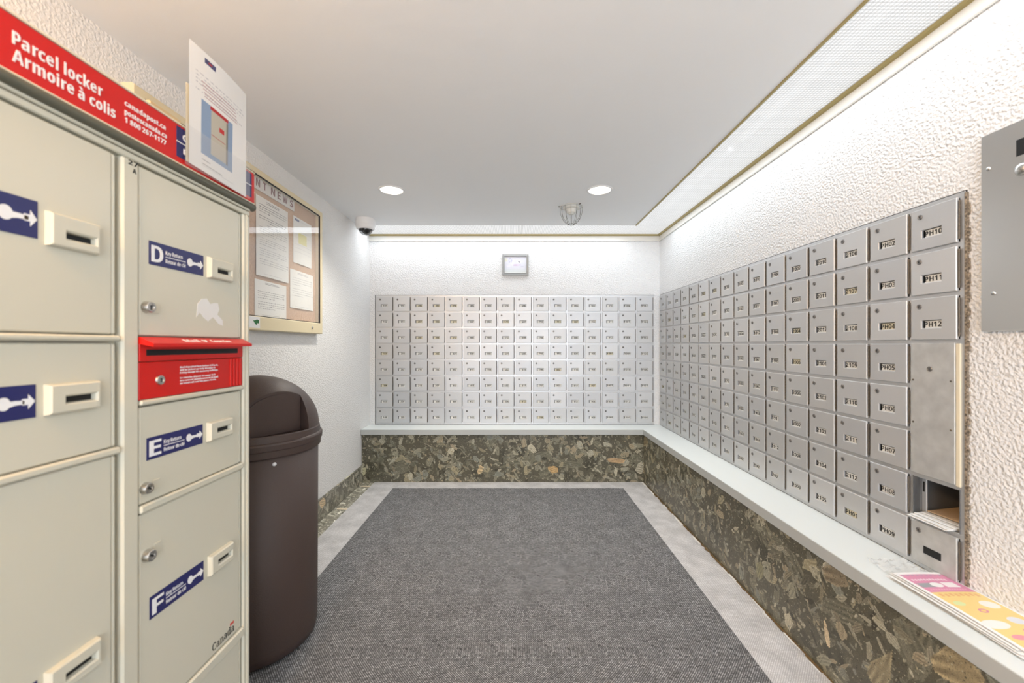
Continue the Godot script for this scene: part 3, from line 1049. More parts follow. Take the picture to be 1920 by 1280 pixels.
func locker() -> void:
	var t := thing("parcel_locker", "tall cream metal parcel locker with red sign, standing against the left wall", "parcel locker")
	t.position = Vector3(-0.80, 0, 0)
	t.rotation.y = PI / 2
	# local frame: x = distance from the camera plane, y = up, z = out of the face
	var x0 := 0.43
	var x1 := 1.255
	var top := C + 0.425
	put("cabinet_body", box(Vector3(x0, 0.03, -0.555), Vector3(x1, top, -0.014), 0.004), M.locker, t)
	put("base", box(Vector3(x0 + 0.02, 0.0075, -0.54), Vector3(x1 - 0.02, 0.03, -0.03)), M.locker_dark, t)
	# uprights between and beside the columns
	for u in [[x0, 0.447], [0.8455, 0.884], [1.2235, x1]]:
		var st := mb()
		bx(st, Vector3(u[0], 0.03, -0.02), Vector3(u[1], C + 0.388, 0.003), 0.004)
		put("upright", done(st), M.locker, t)
	var ridge := mb()
	bx(ridge, Vector3(1.238, 0.03, 0.0), Vector3(1.241, C + 0.388, 0.0048), 0.001)
	put("upright_ridge", done(ridge), M.locker, t)
	var fr := mb()
	bx(fr, Vector3(x0, C + 0.388, -0.02), Vector3(x1, C + 0.401, 0.002), 0.002)
	bx(fr, Vector3(x0, C + 0.403, -0.02), Vector3(x1, C + 0.412, 0.004), 0.002)
	put("top_rail", done(fr), M.locker, t)
	# doors
	var cols := [[0.45, 0.838], [0.887, 1.2205]]
	var d := door(t, cols[0], 0.02, 0.385)
	key_sign(d, 0.535, 0.697, C + 0.178, C + 0.2405, "")
	key_slot(d, 0.709, 0.793, C + 0.172, C + 0.228)
	d = door(t, cols[0], -0.205, 0.005)
	key_sign(d, 0.535, 0.694, C - 0.121, C - 0.0655, "")
	key_slot(d, 0.7075, 0.794, C - 0.119, C - 0.069)
	d = door(t, cols[0], -0.843, -0.219)
	key_sign(d, 0.535, 0.696, C - 0.618, C - 0.562, "")
	key_slot(d, 0.7075, 0.795, C - 0.61, C - 0.56)
	d = door(t, cols[0], -1.19, -0.86)
	d = door(t, cols[1], 0.0185, 0.385)
	key_sign(d, 0.909, 1.069, C + 0.1775, C + 0.2295, "D")
	key_slot(d, 1.083, 1.17, C + 0.177, C + 0.229)
	cam_lock(d, 0.903, C + 0.082, 0.0115, 0.013, false)
	put("lock_tab", box(Vector3(0.915, C + 0.071, 0), Vector3(0.936, C + 0.093, 0.0015), 0.0005), M.locker, d)
	var tear := mb()
	prism(tear, [Vector2(1.046, C + 0.07), Vector2(1.05, C + 0.105), Vector2(1.064, C + 0.118), Vector2(1.082, C + 0.121), Vector2(1.094, C + 0.108), Vector2(1.108, C + 0.112), Vector2(1.122, C + 0.113), Vector2(1.128, C + 0.096), Vector2(1.12, C + 0.082), Vector2(1.14, C + 0.068), Vector2(1.142, C + 0.052), Vector2(1.125, C + 0.057), Vector2(1.104, C + 0.074), Vector2(1.086, C + 0.062), Vector2(1.07, C + 0.071), Vector2(1.058, C + 0.083)], 0.0, 0.0005)
	var tr := put("sticker_remnant", done(tear), M.offwhite, d)
	tr.set_meta("label", "torn white remnant of a sticker")
	d = door(t, cols[1], -0.345, -0.1325)
	key_sign(d, 0.9035, 1.0665, C - 0.2525, C - 0.2035, "E")
	key_slot(d, 1.082, 1.168, C - 0.2505, C - 0.204)
	cam_lock(d, 0.9007, C - 0.311, 0.0115, 0.011, true)
	put("lock_tab", box(Vector3(0.918, C - 0.322, 0), Vector3(0.938, C - 0.3, 0.0012), 0.0005), M.locker, d)
	d = door(t, cols[1], -0.828, -0.3625)
	key_sign(d, 0.911, 1.0695, C - 0.6045, C - 0.555, "F")
	key_slot(d, 1.086, 1.171, C - 0.604, C - 0.555)
	cam_lock(d, 0.9047, C - 0.459, 0.012, 0.013, true)
	put("lock_tab", box(Vector3(0.922, C - 0.466, 0), Vector3(0.94, C - 0.442, 0.0012), 0.0005), M.locker, d)
	var wm := put("wordmark", letters("Canada", 0.085, 0.02, false, 0.0006, "Droid Serif"), M.ink, d)
	wm.position = Vector3(1.102, C - 0.815, 0.0004)
	var fl := mb()
	bx(fl, Vector3(1.171, C - 0.793, 0), Vector3(1.174, C - 0.786, 0.0008))
	bx(fl, Vector3(1.182, C - 0.793, 0), Vector3(1.185, C - 0.786, 0.0008))
	bx(fl, Vector3(1.176, C - 0.792, 0), Vector3(1.180, C - 0.787, 0.0008))
	put("wordmark_flag", done(fl), M.red, d)
	d = door(t, cols[1], -1.19, -0.856)
	# rails between the doors
	for r in [[0, 0.008, 0.019], [0, -0.219, -0.205], [0, -0.860, -0.843], [1, -0.1305, -0.119], [1, -0.3625, -0.345], [1, -0.856, -0.829]]:
		var st := mb()
		var e: Array = cols[r[0]]
		bx(st, Vector3(e[0] - 0.002, C + r[1], -0.01), Vector3(e[1] + 0.003, C + r[2], 0.006), 0.0035)
		put("door_rail", done(st), M.locker, t)
	var mk := put("unit_number", letters("27", 0.022, 0.0095), M.dark, t)
	mk.position = Vector3(0.858, C + 0.375, 0.0034)
	mk = put("unit_number", letters("A", 0.008, 0.0095), M.dark, t)
	mk.position = Vector3(0.868, C + 0.36, 0.0034)
	# red mail slot
	var ms := Node3D.new()
	ms.name = "mail_slot"
	t.add_child(ms, true)
	var st2 := mb()
	bx(st2, Vector3(0.884, C - 0.036, -0.01), Vector3(1.221, C + 0.017, 0.003), 0.0015)
	put("slot_frame", done(st2), M.red, ms)
	put("slot_opening", box(Vector3(0.9, C - 0.0235, 0.0), Vector3(1.198, C - 0.010, 0.0034)), M.black, ms)
	put("collection_door", box(Vector3(0.884, C - 0.118, -0.01), Vector3(1.221, C - 0.0375, 0.002), 0.0012), M.red, ms)
	for x in [1.166, 1.18, 1.193, 1.206]:
		put("rib", box(Vector3(x, C - 0.116, 0.0), Vector3(x + 0.006, C - 0.039, 0.0045), 0.0015), M.red, ms)
	st2 = mb()
	var h := [Vector3(0.884, C + 0.0175, 0.002), Vector3(1.221, C + 0.0175, 0.002), Vector3(1.218, C + 0.0035, 0.032), Vector3(0.885, C + 0.0035, 0.032)]
	var lowv := Vector3(0, -0.0075, 0)
	quad(st2, h[0], h[1], h[2], h[3], Vector3(0, 1, 1))
	quad(st2, h[3], h[2], h[2] + lowv, h[3] + lowv, Vector3(0, 0, 1))
	quad(st2, h[0] + lowv * 2.0, h[1] + lowv * 2.0, h[2] + lowv, h[3] + lowv, Vector3(0, -1, 0))
	quad(st2, h[0], h[3], h[3] + lowv, h[0] + lowv * 2.0, Vector3(-1, 0, 0))
	quad(st2, h[1], h[2], h[2] + lowv, h[1] + lowv * 2.0, Vector3(1, 0, 0))
	put("flap", done(st2), M.red, ms)
	var tilt := atan2(0.03, 0.014)
	var mt := letters("Mail", 0.046, 0.013)
	for q in [["Mail", 0.985, 0.047], ["Courrier", 1.072, 0.075]]:
		var o := put("flap_lettering", letters(q[0], q[2], 0.013), M.white, ms)
		o.position = Vector3(q[1], C + 0.0075, 0.0236)
		o.rotation.x = -tilt
	var hs := mb()
	prism(hs, [Vector2(0, 0), Vector2(0.008, 0.006), Vector2(0.0085, 0.010), Vector2(0.005, 0.012), Vector2(0, 0.009), Vector2(-0.005, 0.012), Vector2(-0.0085, 0.010), Vector2(-0.008, 0.006)], 0, 0.0006)
	var ho := put("flap_emblem", done(hs), M.white, ms)
	ho.position = Vector3(1.051, C + 0.0075, 0.0236)
	ho.rotation.x = -tilt
	cam_lock(ms, 0.936, C - 0.079, 0.0105, 0.006, false)
	var y := -0.0555
	for s in ["Mail deposited here before 4:00 p.m.", "will be picked up daily Monday to", "Friday except for statutory holidays.", "", "Le courrier déposé ici avant 16 h", "sera ramassé quotidiennement du lundi", "au vendredi sauf les jours fériés."]:
		if s != "":
			var o := put("collection_lettering", letters(s, 0.128 * minf(1.0, s.length() / 36.0), 0.0042, true, 0.0004), M.white, ms)
			o.position = Vector3(0.992, C + y, 0.0024)
		y -= 0.0066 if s != "" else 0.0055
	# drip gutter and sign
	var gt := mb()
	lathe(gt, [[0.0, x0 - 0.002], [0.012, x0 - 0.002], [0.012, x1 + 0.016], [0.0, x1 + 0.016]], 14, Vector3(0, C + 0.4195, 0.0), Vector3.RIGHT, false)
	bx(gt, Vector3(x0 - 0.002, C + 0.411, -0.03), Vector3(x1 + 0.016, C + 0.43, 0.004), 0.003)
	put("gutter", done(gt), M.gutter, t)
	var hd := Node3D.new()
	hd.name = "header_sign"
	t.add_child(hd, true)
	put("sign_board", box(Vector3(x0 - 0.004, C + 0.431, -0.02), Vector3(x1 + 0.017, C + 0.523, 0.006), 0.002), M.red, hd)
	put("top_cap", box(Vector3(x0 - 0.006, C + 0.523, -0.022), Vector3(x1 + 0.018, C + 0.5275, 0.0075), 0.001), M.creampaint, hd)
	put("bottom_edge", box(Vector3(x0 - 0.006, C + 0.4285, -0.02), Vector3(x1 + 0.018, C + 0.4325, 0.0075), 0.001), M.creampaint, hd)
	for q in [["Parcel locker", 0.657, 0.478, 0.144, 0.0205], ["Armoire à colis", 0.657, 0.4505, 0.17, 0.0205], ["canadapost.ca", 0.847, 0.4895, 0.099, 0.0105], ["postescanada.ca", 0.847, 0.4715, 0.102, 0.0105], ["1 800 267-1177", 0.847, 0.4555, 0.101, 0.0105]]:
		var o := put("header_lettering", letters(q[0], q[3], q[4]), M.white, hd)
		o.position = Vector3(q[1], C + q[2], 0.0064)
	put("logo_panel", box(Vector3(0.977, C + 0.4455, 0.004), Vector3(1.257, C + 0.5175, 0.0066), 0.0002), M.navy, hd)
	for q in [["CANADA", 0.995, 0.49, 0.115, 0.016], ["POST", 0.997, 0.458, 0.08, 0.013]]:
		var o := put("logo_lettering", letters(q[0], q[3], q[4]), M.white, hd)
		o.position = Vector3(q[1], C + q[2], 0.007)
	put("logo_rule", box(Vector3(0.977, C + 0.4805, 0.006), Vector3(1.257, C + 0.4825, 0.0071)), M.white, hd)
	# notice taped in front of the sign
	var im := page(256, 332, 8, 0, 0.74, 0.2, 0.36, 0.03)
	im.fill_rect(Rect2i(56, 14, 44, 14), Color(0.27, 0.28, 0.45))
	im.fill_rect(Rect2i(70, 18, 16, 5), Color(0.7, 0.2, 0.2))
	for k in 5:
		im.fill_rect(Rect2i(46 + k * 3, 84 + k * 9, 150, 2), Color(0.68, 0.5, 0.52))
	im.fill_rect(Rect2i(46, 134, 138, 150), Color(0.55, 0.64, 0.76))
	im.fill_rect(Rect2i(86, 138, 74, 132), Color(0.76, 0.74, 0.68))
	im.fill_rect(Rect2i(82, 134, 80, 10), Color(0.72, 0.12, 0.12))
	im.fill_rect(Rect2i(122, 176, 22, 13), Color(0.78, 0.14, 0.14))
	im.fill_rect(Rect2i(88, 212, 62, 2), Color(0.7, 0.35, 0.33))
	im.fill_rect(Rect2i(154, 146, 8, 126), Color(0.5, 0.49, 0.44))
	im.fill_rect(Rect2i(50, 298, 34, 2), Color(0.6, 0.6, 0.6))
	im.fill_rect(Rect2i(50, 310, 86, 2), Color(0.6, 0.6, 0.6))
	var pm := mat(Color(0.95, 0.94, 0.93), 0.5)
	pm.albedo_texture = tex(im)
	var no := thing("notice_sheet", "white printed notice with a locker photo, taped upright to the red locker sign", "notice")
	no.position = Vector3(-0.786, 0, 0)
	no.rotation.y = PI / 2
	put("sheet", sheet(func(u, v): return Vector3(1.0045 + 0.2135 * u, C + 0.4415 + 0.301 * v - 0.008 * u, 0.0005 + 0.006 * sin(u * PI) * (v * v)), 8, 8, Vector3(0, 0, 1)), pm, no)
	put("backing", sheet(func(u, v): return Vector3(1.001 + 0.2135 * u, C + 0.445 + 0.19 * v, -0.005 + 0.006 * sin(u * PI) * v * v), 6, 6, Vector3(0, 0, 1)), M.creampaint, no)
	var cl := mat(Color(1, 1, 1, 0.12), 0.1)
	cl.transparency = BaseMaterial3D.TRANSPARENCY_ALPHA
	put("plastic_sleeve", sheet(func(u, v): return Vector3(0.988 + 0.245 * u, C + 0.432 + 0.1 * v, 0.003), 2, 2, Vector3(0, 0, 1)), cl, no)
	# box on top
	tag(put("storage_box", box(Vector3(-1.16, C + 0.425, -1.25), Vector3(-1.0, C + 0.675, -1.14), 0.003), M.beige), "plain beige box standing on top of the parcel locker behind its red sign", "box")

func door(t: Node3D, c: Array, v0: float, v1: float) -> Node3D:
	var d := Node3D.new()
	d.name = "door"
	t.add_child(d, true)
	var st := mb()
	bx(st, Vector3(c[0], C + v0 + 0.0015, -0.012), Vector3(c[1] - 0.012, C + v1 - 0.002, 0.0), 0.0025)
	put("panel", done(st), M.locker, d)
	# rolled edge on the hinge side
	st = mb()
	bx(st, Vector3(c[1] - 0.0115, C + v0 + 0.0015, -0.012), Vector3(c[1] - 0.002, C + v1 - 0.002, -0.001), 0.003)
	put("hinge_edge", done(st), M.locker, d)
	return d

# ---------------------------------------------------------------- bin
func bin() -> void:
	var t := thing("waste_bin", "tall dark brown plastic waste bin with a domed push lid beside the locker", "waste bin")
	t.position = Vector3(-1.085, 0.0, -1.75)
	var st := mb()
	lathe(st, [[0.0, 0.008], [0.205, 0.008], [0.228, 0.025], [0.2335, 0.06], [0.237, 0.845], [0.0, 0.845]], 72, Vector3.ZERO, Vector3.UP, true)
	put("body", done(st), M.bin, t)
	st = mb()
	lathe(st, [[0.236, 0.812], [0.246, 0.814], [0.248, 0.838], [0.252, 0.842], [0.254, 0.862], [0.251, 0.868], [0.2455, 0.871], [0.243, 0.893], [0.24, 0.897]], 72, Vector3.ZERO, Vector3.UP, false)
	put("lid_rim", done(st), M.bin, t)
	# dome with the recess for the flap cut out of it
	var prof := [[0.0, 0.86], [0.24, 0.86], [0.24, 0.893]]
	for k in range(1, 19):
		var a := PI / 2 * k / 18
		prof.append([0.24 * cos(a) if k < 18 else 0.0, 0.893 + 0.222 * sin(a)])
	var dm := mb()
	lathe(dm, prof, 72, Vector3.ZERO, Vector3.UP, true)
	var lid := CSGCombiner3D.new()
	lid.name = "dome"
	t.add_child(lid, true)
	var a := CSGMesh3D.new()
	a.name = "dome_shell"
	a.mesh = done(dm)
	a.material = M.bin
	lid.add_child(a)
	var ang := atan2(0.87, 0.5)
	var cut := CSGBox3D.new()
	cut.name = "flap_recess"
	cut.operation = CSGShape3D.OPERATION_SUBTRACTION
	cut.size = Vector3(0.25, 0.4, 0.4)
	cut.material = M.bin
	cut.transform = Transform3D(Basis(Vector3.UP, ang), Vector3(0, 1.086, 0) + Vector3(sin(ang), 0, cos(ang)) * (0.163 + 0.2) + Vector3(cos(ang), 0, -sin(ang)) * -0.035)
	lid.add_child(cut)
	var f := mb()
	var p := [Vector2(-0.157, 0.889), Vector2(0.087, 0.889)]
	for k in 13:
		var s := 0.087 - 0.244 * k / 12.0
		p.append(Vector2(s, 0.885 + (0.222 / 0.24) * sqrt(maxf(0.0001, 0.24 * 0.24 - 0.163 * 0.163 - s * s)) - 0.004))
	prism(f, p, -0.004, 0.005)
	var fo := put("flap", done(f), M.bin, t)
	fo.position = Vector3(sin(ang), 0, cos(ang)) * 0.1635
	fo.rotation.y = ang
	var rv := mb()
	lathe(rv, [[0.0075, 0.0], [0.0065, 0.003], [0.0, 0.005]], 14, Vector3.ZERO, Vector3.BACK)
	var ra := atan2(0.72, 0.69)
	for s in [0.0, PI]:
		var ro := put("rivet", done(rv) if s == 0.0 else done(rv), M.white, t)
		ro.position = Vector3(sin(ra + s), 0, cos(ra + s)) * 0.2365 + Vector3(0, 0.787, 0)
		ro.rotation.y = ra + s

# ---------------------------------------------------------------- noticeboard on the left wall
func board() -> void:
	var t := thing("notice_board", "cream framed glazed noticeboard headed NEWS on the left wall", "noticeboard")
	t.position = Vector3(XL, 0, 0)
	t.rotation.y = PI / 2
	# local x = distance, y up, z out from the wall
	var x0 := 1.45
	var x1 := 2.89
	var y0 := C + 0.076
	var y1 := C + 0.919
	var o := [x0, y0, x1, y1]
	var inn := [x0 + 0.05, y0 + 0.073, x1 - 0.03, y1 - 0.03]
	var st := mb()
	loops(st, [rect_in(o, 0, 0.0), rect_in(o, 0, 0.039), rect_in(o, 0.004, 0.043), [inn[0] - 0.004, inn[1] - 0.004, inn[2] + 0.004, inn[3] + 0.004, 0.043], [inn[0], inn[1], inn[2], inn[3], 0.041], [inn[0], inn[1], inn[2], inn[3], 0.006]])
	put("frame", done(st), M.board, t)
	st = mb()
	loops(st, [rect_in(inn, 0.0, 0.0395), rect_in(inn, 0.004, 0.0395), rect_in(inn, 0.004, 0.03)])
	put("gasket", done(st), M.black, t)
	put("backboard", box(Vector3(inn[0], inn[1], 0.002), Vector3(inn[2], inn[3], 0.008)), M.cork, t)
	put("glass_pane", box(Vector3(inn[0] + 0.003, inn[1] + 0.003, 0.034), Vector3(inn[2] - 0.003, inn[3] - 0.003, 0.037)), M.glass, t)
	put("title_strip", box(Vector3(inn[0] + 0.3, C + 0.826, 0.012), Vector3(2.572, inn[3] - 0.001, 0.014)), M.offwhite, t)
	var word := [["T", 1.915, 0.02], ["E", 1.985, 0.03], ["N", 2.05, 0.034], ["A", 2.117, 0.036], ["N", 2.189, 0.034], ["T", 2.252, 0.026], ["N", 2.324, 0.039], ["E", 2.389, 0.03], ["W", 2.442, 0.05], ["S", 2.522, 0.034]]
	for w in word:
		var l := put("title_letter", letters(w[0], w[2], 0.041), M.maroon, t)
		l.position = Vector3(w[1], C + 0.843, 0.0143)
	var lk := mb()
	lathe(lk, [[0.009, 0], [0.009, 0.004], [0.006, 0.006], [0.0055, 0.004], [0, 0.004]], 16, Vector3.ZERO, Vector3.BACK, false)
	var lo := put("lock", done(lk), M.chrome, t)
	lo.position = Vector3(2.74, C + 0.115, 0.043)
	st = mb()
	bx(st, Vector3(1.98, C + 0.088, 0.043), Vector3(2.175, C + 0.145, 0.0435))
	put("frame_sticker", done(st), M.white, t)
	st = mb()
	prism(st, [Vector2(2.14, C + 0.105), Vector2(2.125, C + 0.118), Vector2(2.118, C + 0.128), Vector2(2.13, C + 0.126), Vector2(2.15, C + 0.133), Vector2(2.166, C + 0.13), Vector2(2.166, C + 0.112), Vector2(2.152, C + 0.114), Vector2(2.148, C + 0.104)], 0.0434, 0.044)
	put("sticker_leaf", done(st), mat(Color(0.1, 0.4, 0.2), 0.6), t)
	# sheets pinned inside: [x0, x1, y top, y bottom, curl, label, picture]
	var yy := func(px: float, x: float, z: float) -> float: return (646.5 - px) * z / F
	var sheets := [
		[2.195, 2.505, 0.80, 0.55, 0.012, "printed notice pinned top left in the noticeboard, under the title letters", page(200, 180, 1, 2, 0.35, 0.16, 0.52, 0.05), 0.0],
		[2.19, 2.505, 0.675, 0.372, 0.012, "faded printed notice pinned in the middle of the noticeboard's left column", page(200, 260, 2, 2, 0.66, 0.12, 0.8, 0.04), 0.004],
		[2.184, 2.488, 0.351, 0.152, 0.01, "printed notice pinned lowest in the noticeboard's left column", page(200, 190, 3, 2, 0.42, 0.3, 0.78, 0.06), 0.0],
		[2.566, 2.797, 0.803, 0.513, 0.012, "pale notice with a yellow patch pinned at the noticeboard's upper right", page(200, 260, 4, 1, 0.82, 0.2, 0.8, 0.08), 0.0],
		[2.53, 2.82, 0.468, 0.229, 0.012, "printed notice pinned at the noticeboard's lower right", page(200, 200, 5, 2, 0.66, 0.2, 0.72, 0.06), 0.0]]
	sheets[3][6].fill_rect(Rect2i(50, 84, 90, 60), Color(0.93, 0.91, 0.66))
	sheets[3][6].fill_rect(Rect2i(16, 10, 46, 12), Color(0.4, 0.46, 0.6))
	for s in sheets:
		var m := mat(Color(0.98, 0.98, 0.97), 0.8)
		m.albedo_texture = tex(s[6])
		var ob := put("pinned_notice", sheet(func(u, v): return Vector3(lerpf(s[0], s[1], u), C + lerpf(maxf(s[3], 0.152), s[2], v), 0.010 + s[7] + s[4] * 0.5 * pow(sin(u * 2.6 + 0.3), 2) * (1.0 - v * v)), 8, 8, Vector3(0, 0, 1)), m)
		ob.position = Vector3(XL, 0, 0)
		ob.rotation.y = PI / 2
		tag(ob, s[5], "notice", "notices in the noticeboard")

# ---------------------------------------------------------------- small things
func small_things() -> void:
	# picture on the back wall
	var p := thing("framed_picture", "small silver framed pale lilac picture hanging above the back wall mailboxes", "picture")
	p.position = Vector3(0, 0, -ZB)
	var r := [-21.0 * U, C + 130.5 * U, 28.0 * U, C + 169.5 * U]
	var i := rect_in(r, 0.021, 0)
	var st := mb()
	loops(st, [rect_in(r, 0, 0.0), rect_in(r, 0, 0.018), rect_in(r, 0.003, 0.022), rect_in(r, 0.015, 0.019), rect_in(r, 0.019, 0.021), rect_in(i, 0, 0.019), rect_in(i, 0, 0.006)])
	put("frame", done(st), mat(Color(0.6, 0.6, 0.59), 0.4, 0.5), p)
	var im := Image.create(172, 128, false, Image.FORMAT_RGB8)
	im.fill(Color(0.86, 0.86, 0.9))
	var rr := RandomNumberGenerator.new()
	rr.seed = 3
	for k in 26:
		blob(im, rr.randi() % 172, rr.randi() % 90, rr.randi_range(6, 22), rr.randi_range(4, 12), Color(0.84, 0.84, 0.9).lerp(Color(0.9, 0.89, 0.93), rr.randf()))
	for k in 10:
		blob(im, rr.randi_range(22, 60), rr.randi_range(14, 44), rr.randi_range(2, 6), rr.randi_range(3, 8), Color(0.76, 0.76, 0.86))
	blob(im, 10, 26, 14, 14, Color(0.88, 0.88, 0.8))
	blob(im, 92, 66, 26, 9, Color(0.86, 0.79, 0.88))
	blob(im, 84, 66, 14, 4, Color(0.74, 0.66, 0.76))
	blob(im, 122, 64, 8, 5, Color(0.82, 0.76, 0.86))
	blob(im, 110, 44, 9, 7, Color(0.93, 0.93, 0.94))
	blob(im, 113, 42, 6, 6, Color(0.3, 0.28, 0.34))
	blob(im, 108, 46, 5, 4, Color(0.93, 0.92, 0.93))
	blob(im, 138, 78, 12, 4, Color(0.78, 0.79, 0.85))
	im.fill_rect(Rect2i(0, 98, 172, 30), Color(0.85, 0.87, 0.88))
	im.fill_rect(Rect2i(0, 112, 172, 5), Color(0.82, 0.84, 0.84))
	im.fill_rect(Rect2i(0, 118, 172, 10), Color(0.9, 0.91, 0.9))
	var m := mat(Color(0.97, 0.97, 0.97), 0.5)
	m.albedo_texture = tex(im)
	put("print", sheet(func(u, v): return Vector3(lerpf(i[0], i[2], u), lerpf(i[1], i[3], v), 0.007), 1, 1, Vector3(0, 0, 1)), m, p)
	put("glass_pane", box(Vector3(i[0], i[1], 0.014), Vector3(i[2], i[3], 0.0155)), M.glass, p)
	# dome camera in the left corner
	var c := thing("security_camera", "white dome security camera on the ceiling in the far left corner", "camera")
	c.position = Vector3(-244 * U, CEIL, -0.879 * ZB)
	st = mb()
	lathe(st, [[0.079, 0.0], [0.08, -0.004], [0.08, -0.048], [0.0785, -0.05], [0.0785, -0.052], [0.08, -0.054], [0.074, -0.078], [0.062, -0.09], [0.056, -0.088]], 40, Vector3.ZERO)
	put("housing", done(st), M.white, c)
	st = mb()
	var pr := []
	for k in 11:
		var a := PI / 2 * k / 10
		pr.append([0.056 * cos(a) if k < 10 else 0.0, -0.086 - 0.05 * sin(a)])
	lathe(st, pr, 32, Vector3.ZERO)
	var db := mat(Color(0.1, 0.1, 0.11, 0.55), 0.05)
	db.transparency = BaseMaterial3D.TRANSPARENCY_ALPHA
	put("dome", done(st), db, c)
	st = mb()
	var ax := Vector3(0.45, -0.75, 0.5).normalized()
	lathe(st, [[0.0, 0.0], [0.03, 0.0], [0.03, 0.022], [0.026, 0.026], [0.02, 0.024], [0.018, 0.03], [0.012, 0.028], [0.0, 0.022]], 24, Vector3(0, -0.085, 0), ax, false)
	put("lens_barrel", done(st), M.black, c)
	st = mb()
	lathe(st, [[0.0215, 0.0265], [0.023, 0.029], [0.0245, 0.0265]], 24, Vector3(0, -0.085, 0), ax, false)
	put("lens_ring", done(st), M.chrome, c)
	# caged heat detector
	var d := thing("heat_detector", "small ceiling heat detector inside a white wire cage", "detector")
	d.position = Vector3(86.5 * U, CEIL, -0.80 * ZB)
	st = mb()
	lathe(st, [[0.062, 0.0], [0.062, -0.014], [0.055, -0.018], [0.04, -0.02], [0.036, -0.045], [0.028, -0.052], [0.022, -0.05], [0.02, -0.058], [0.0, -0.06]], 32, Vector3.ZERO, Vector3.UP, false)
	put("detector_body", done(st), M.plate, d)
	var wire := mat(Color(0.42, 0.41, 0.38), 0.45, 0.3)
	for k in 12:
		st = mb()
		var an := TAU * (k + 0.3) / 12
		var pts := []
		for q in 11:
			var s := q / 10.0
			var rad := 0.084 * sqrt(1.0 - pow(s, 2.4) * 0.94)
			pts.append(Vector3(cos(an) * rad, -0.002 - 0.132 * s, sin(an) * rad))
		tube(st, pts, 0.0013, 6)
		put("cage_wire", done(st), wire, d)
	for q in [[0.084, -0.003], [0.021, -0.134]]:
		st = mb()
		var ring := []
		for k in 25:
			ring.append(Vector3(cos(TAU * k / 24) * q[0], q[1], sin(TAU * k / 24) * q[0]))
		tube(st, ring, 0.002, 6)
		put("cage_ring", done(st), M.hinge if q[0] < 0.05 else M.trim, d)
	for k in 3:
		st = mb()
		var an := TAU * (k + 0.55) / 3
		bx(st, Vector3(0.08, -0.004, -0.005), Vector3(0.1, 0.0, 0.005), 0.001)
		var tb := put("mounting_tab", done(st), M.hinge, d)
		tb.rotation.y = an
	# steel intercom panel at the right
	var s := thing("intercom_panel", "brushed stainless steel intercom panel on the right wall beyond the mailboxes", "intercom")
	s.position = Vector3(XR, 0, 0)
	s.rotation.y = -PI / 2
	# local x = world z
	put("face_plate", box(Vector3(-1.224, C + 0.039, 0.0), Vector3(-0.90, C + 0.612, 0.016), 0.002), M.steel, s)
	put("display_window", box(Vector3(-1.137, C + 0.515, 0.014), Vector3(-0.97, C + 0.56, 0.0165)), M.black, s)
	st = mb()
	lathe(st, [[0.017, 0.0], [0.017, 0.004], [0.013, 0.009], [0.0, 0.012]], 24, Vector3(-1.122, C + 0.476, 0.016), Vector3.BACK)
	put("button", done(st), M.chrome, s)
	for q in [[-1.203, 0.51], [-1.19, 0.148], [-0.92, 0.51], [-0.92, 0.148]]:
		st = mb()
		lathe(st, [[0.006, 0.0], [0.0055, 0.003], [0.0, 0.0045]], 14, Vector3(q[0], C + q[1], 0.016), Vector3.BACK)
		put("screw", done(st), M.chrome, s)
	# flyers on the ledge
	var top := C - 149.1 * U
	var fim := Image.create(256, 512, false, Image.FORMAT_RGB8)
	fim.fill(Color(0.95, 0.95, 0.95))
	fim.fill_rect(Rect2i(18, 20, 226, 148), Color(0.86, 0.58, 0.70))
	for q in 9:
		fim.fill_rect(Rect2i(24 + q * 24, 24, 15, 9), Color(0.7, 0.62, 0.7))
	for q in 12:
		fim.fill_rect(Rect2i(34 + q * 15, 62 + (q % 3), 10, 13), Color(0.96, 0.88, 0.92))
	fim.fill_rect(Rect2i(24, 96, 80, 34), Color(0.62, 0.64, 0.66))
	blob(fim, 112, 112, 28, 20, Color(0.95, 0.95, 0.95))
	fim.fill_rect(Rect2i(148, 92, 66, 40), Color(0.95, 0.93, 0.94))
	for q in 14:
		fim.fill_rect(Rect2i(40 + q * 13, 146, 8, 7), Color(0.93, 0.72, 0.8))
	fim.fill_rect(Rect2i(18, 168, 226, 330), Color(0.93, 0.83, 0.55))
	for q in 8:
		fim.fill_rect(Rect2i(40 + q * 24, 180 + (q % 2) * 3, 15, 20), Color(0.9, 0.7, 0.48))
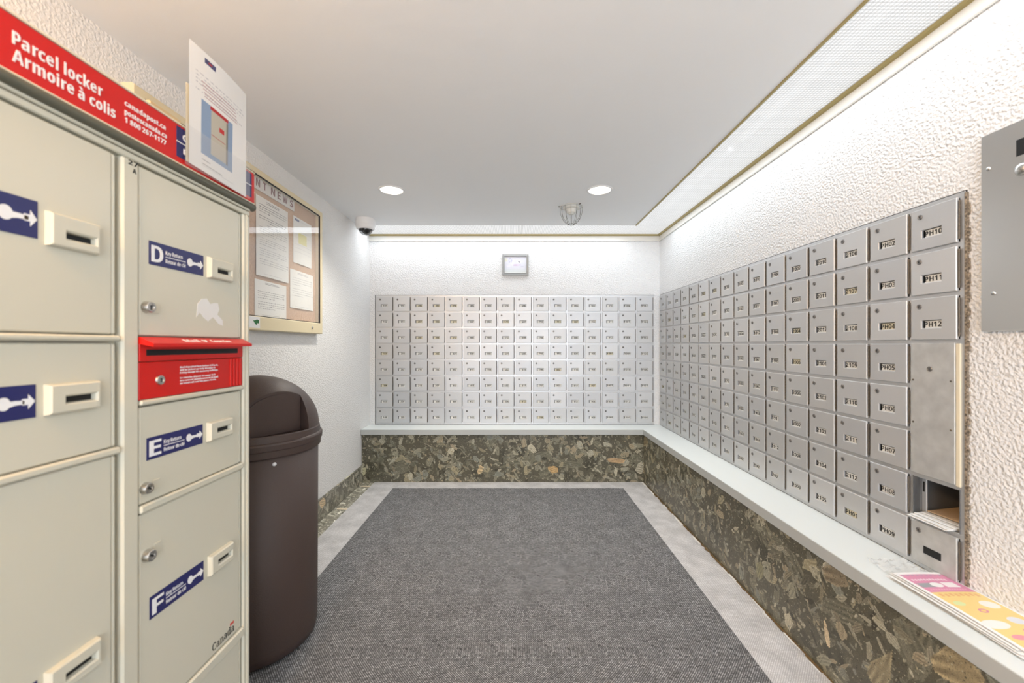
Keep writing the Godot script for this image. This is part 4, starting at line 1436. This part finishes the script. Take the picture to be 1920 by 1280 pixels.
	for q in [[190, 260, 40, 26, Color(0.95, 0.93, 0.9)], [60, 250, 24, 16, Color(0.86, 0.9, 0.68)], [110, 300, 20, 13, Color(0.85, 0.55, 0.65)], [110, 300, 11, 7, Color(0.95, 0.8, 0.5)], [60, 380, 56, 26, Color(0.95, 0.93, 0.92)], [180, 360, 34, 22, Color(0.86, 0.88, 0.92)], [150, 420, 18, 12, Color(0.84, 0.52, 0.62)], [70, 450, 30, 14, Color(0.93, 0.6, 0.66)], [205, 440, 26, 20, Color(0.95, 0.94, 0.92)]]:
		blob(fim, q[0], q[1], q[2], q[3], q[4])
	var fm := mat(Color(0.97, 0.97, 0.97), 0.45)
	fm.albedo_texture = tex(fim)
	for k in 5:
		var y := top + 0.0012 + k * 0.0038
		var jit := [Vector2(-0.012, -0.012), Vector2(-0.006, 0.012), Vector2(-0.014, 0.004), Vector2(-0.004, -0.006), Vector2(0.0, 0.0)][k] as Vector2
		var rot := deg_to_rad([2.2, -0.6, 1.4, 0.4, 1.0][k])
		var bow: float = [0.0, 0.002, 0.0025, 0.003, 0.0035][k]
		var x0 := 1.232 + jit.x
		var z0 := -1.352 + jit.y
		# v runs away from the camera so that the head of the print lies at the far end
		var f := func(u: float, v: float) -> Vector3:
			var q := Vector2(u * 0.158, (1.0 - v) * 0.345).rotated(-rot)
			return Vector3(x0 + q.x, y + bow * sin(v * PI) + bow * 0.6 * sin(u * PI), z0 + q.y)
		var n: String = ["white folded flyer at the bottom of the stack on the right ledge", "white flyer second from the bottom of the stack on the right ledge", "white flyer in the middle of the stack on the right ledge", "white flyer just under the pink and yellow one on the right ledge", "pink and yellow printed flyer on top of the stack on the right ledge"][k]
		var fl := thing("flyer", n, "flyer", "flyers stacked on the ledge")
		put("front_page", sheet(f, 4, 16, Vector3.UP), fm if k == 4 else M.paper, fl)
		put("back_page", sheet(func(u, v): return f.call(u, v) - Vector3(0.0, 0.0016 - 0.001 * absf(u - 0.5), 0.0), 4, 16, Vector3.DOWN), M.paper, fl)
	var film := mat(Color(1, 1, 1, 0.22), 0.15)
	film.transparency = BaseMaterial3D.TRANSPARENCY_ALPHA
	var nz := FastNoiseLite.new()
	nz.frequency = 9.0
	nz.seed = 5
	tag(put("plastic_wrap", sheet(func(u, v): return Vector3(1.235 + 0.13 * u, top + 0.004 + 0.016 * absf(nz.get_noise_2d(u, v * 1.3)) * 2.0, -1.33 - 0.12 * v), 14, 14, Vector3.UP), film), "crumpled clear plastic wrap lying on the right ledge beside the flyers", "plastic wrap")
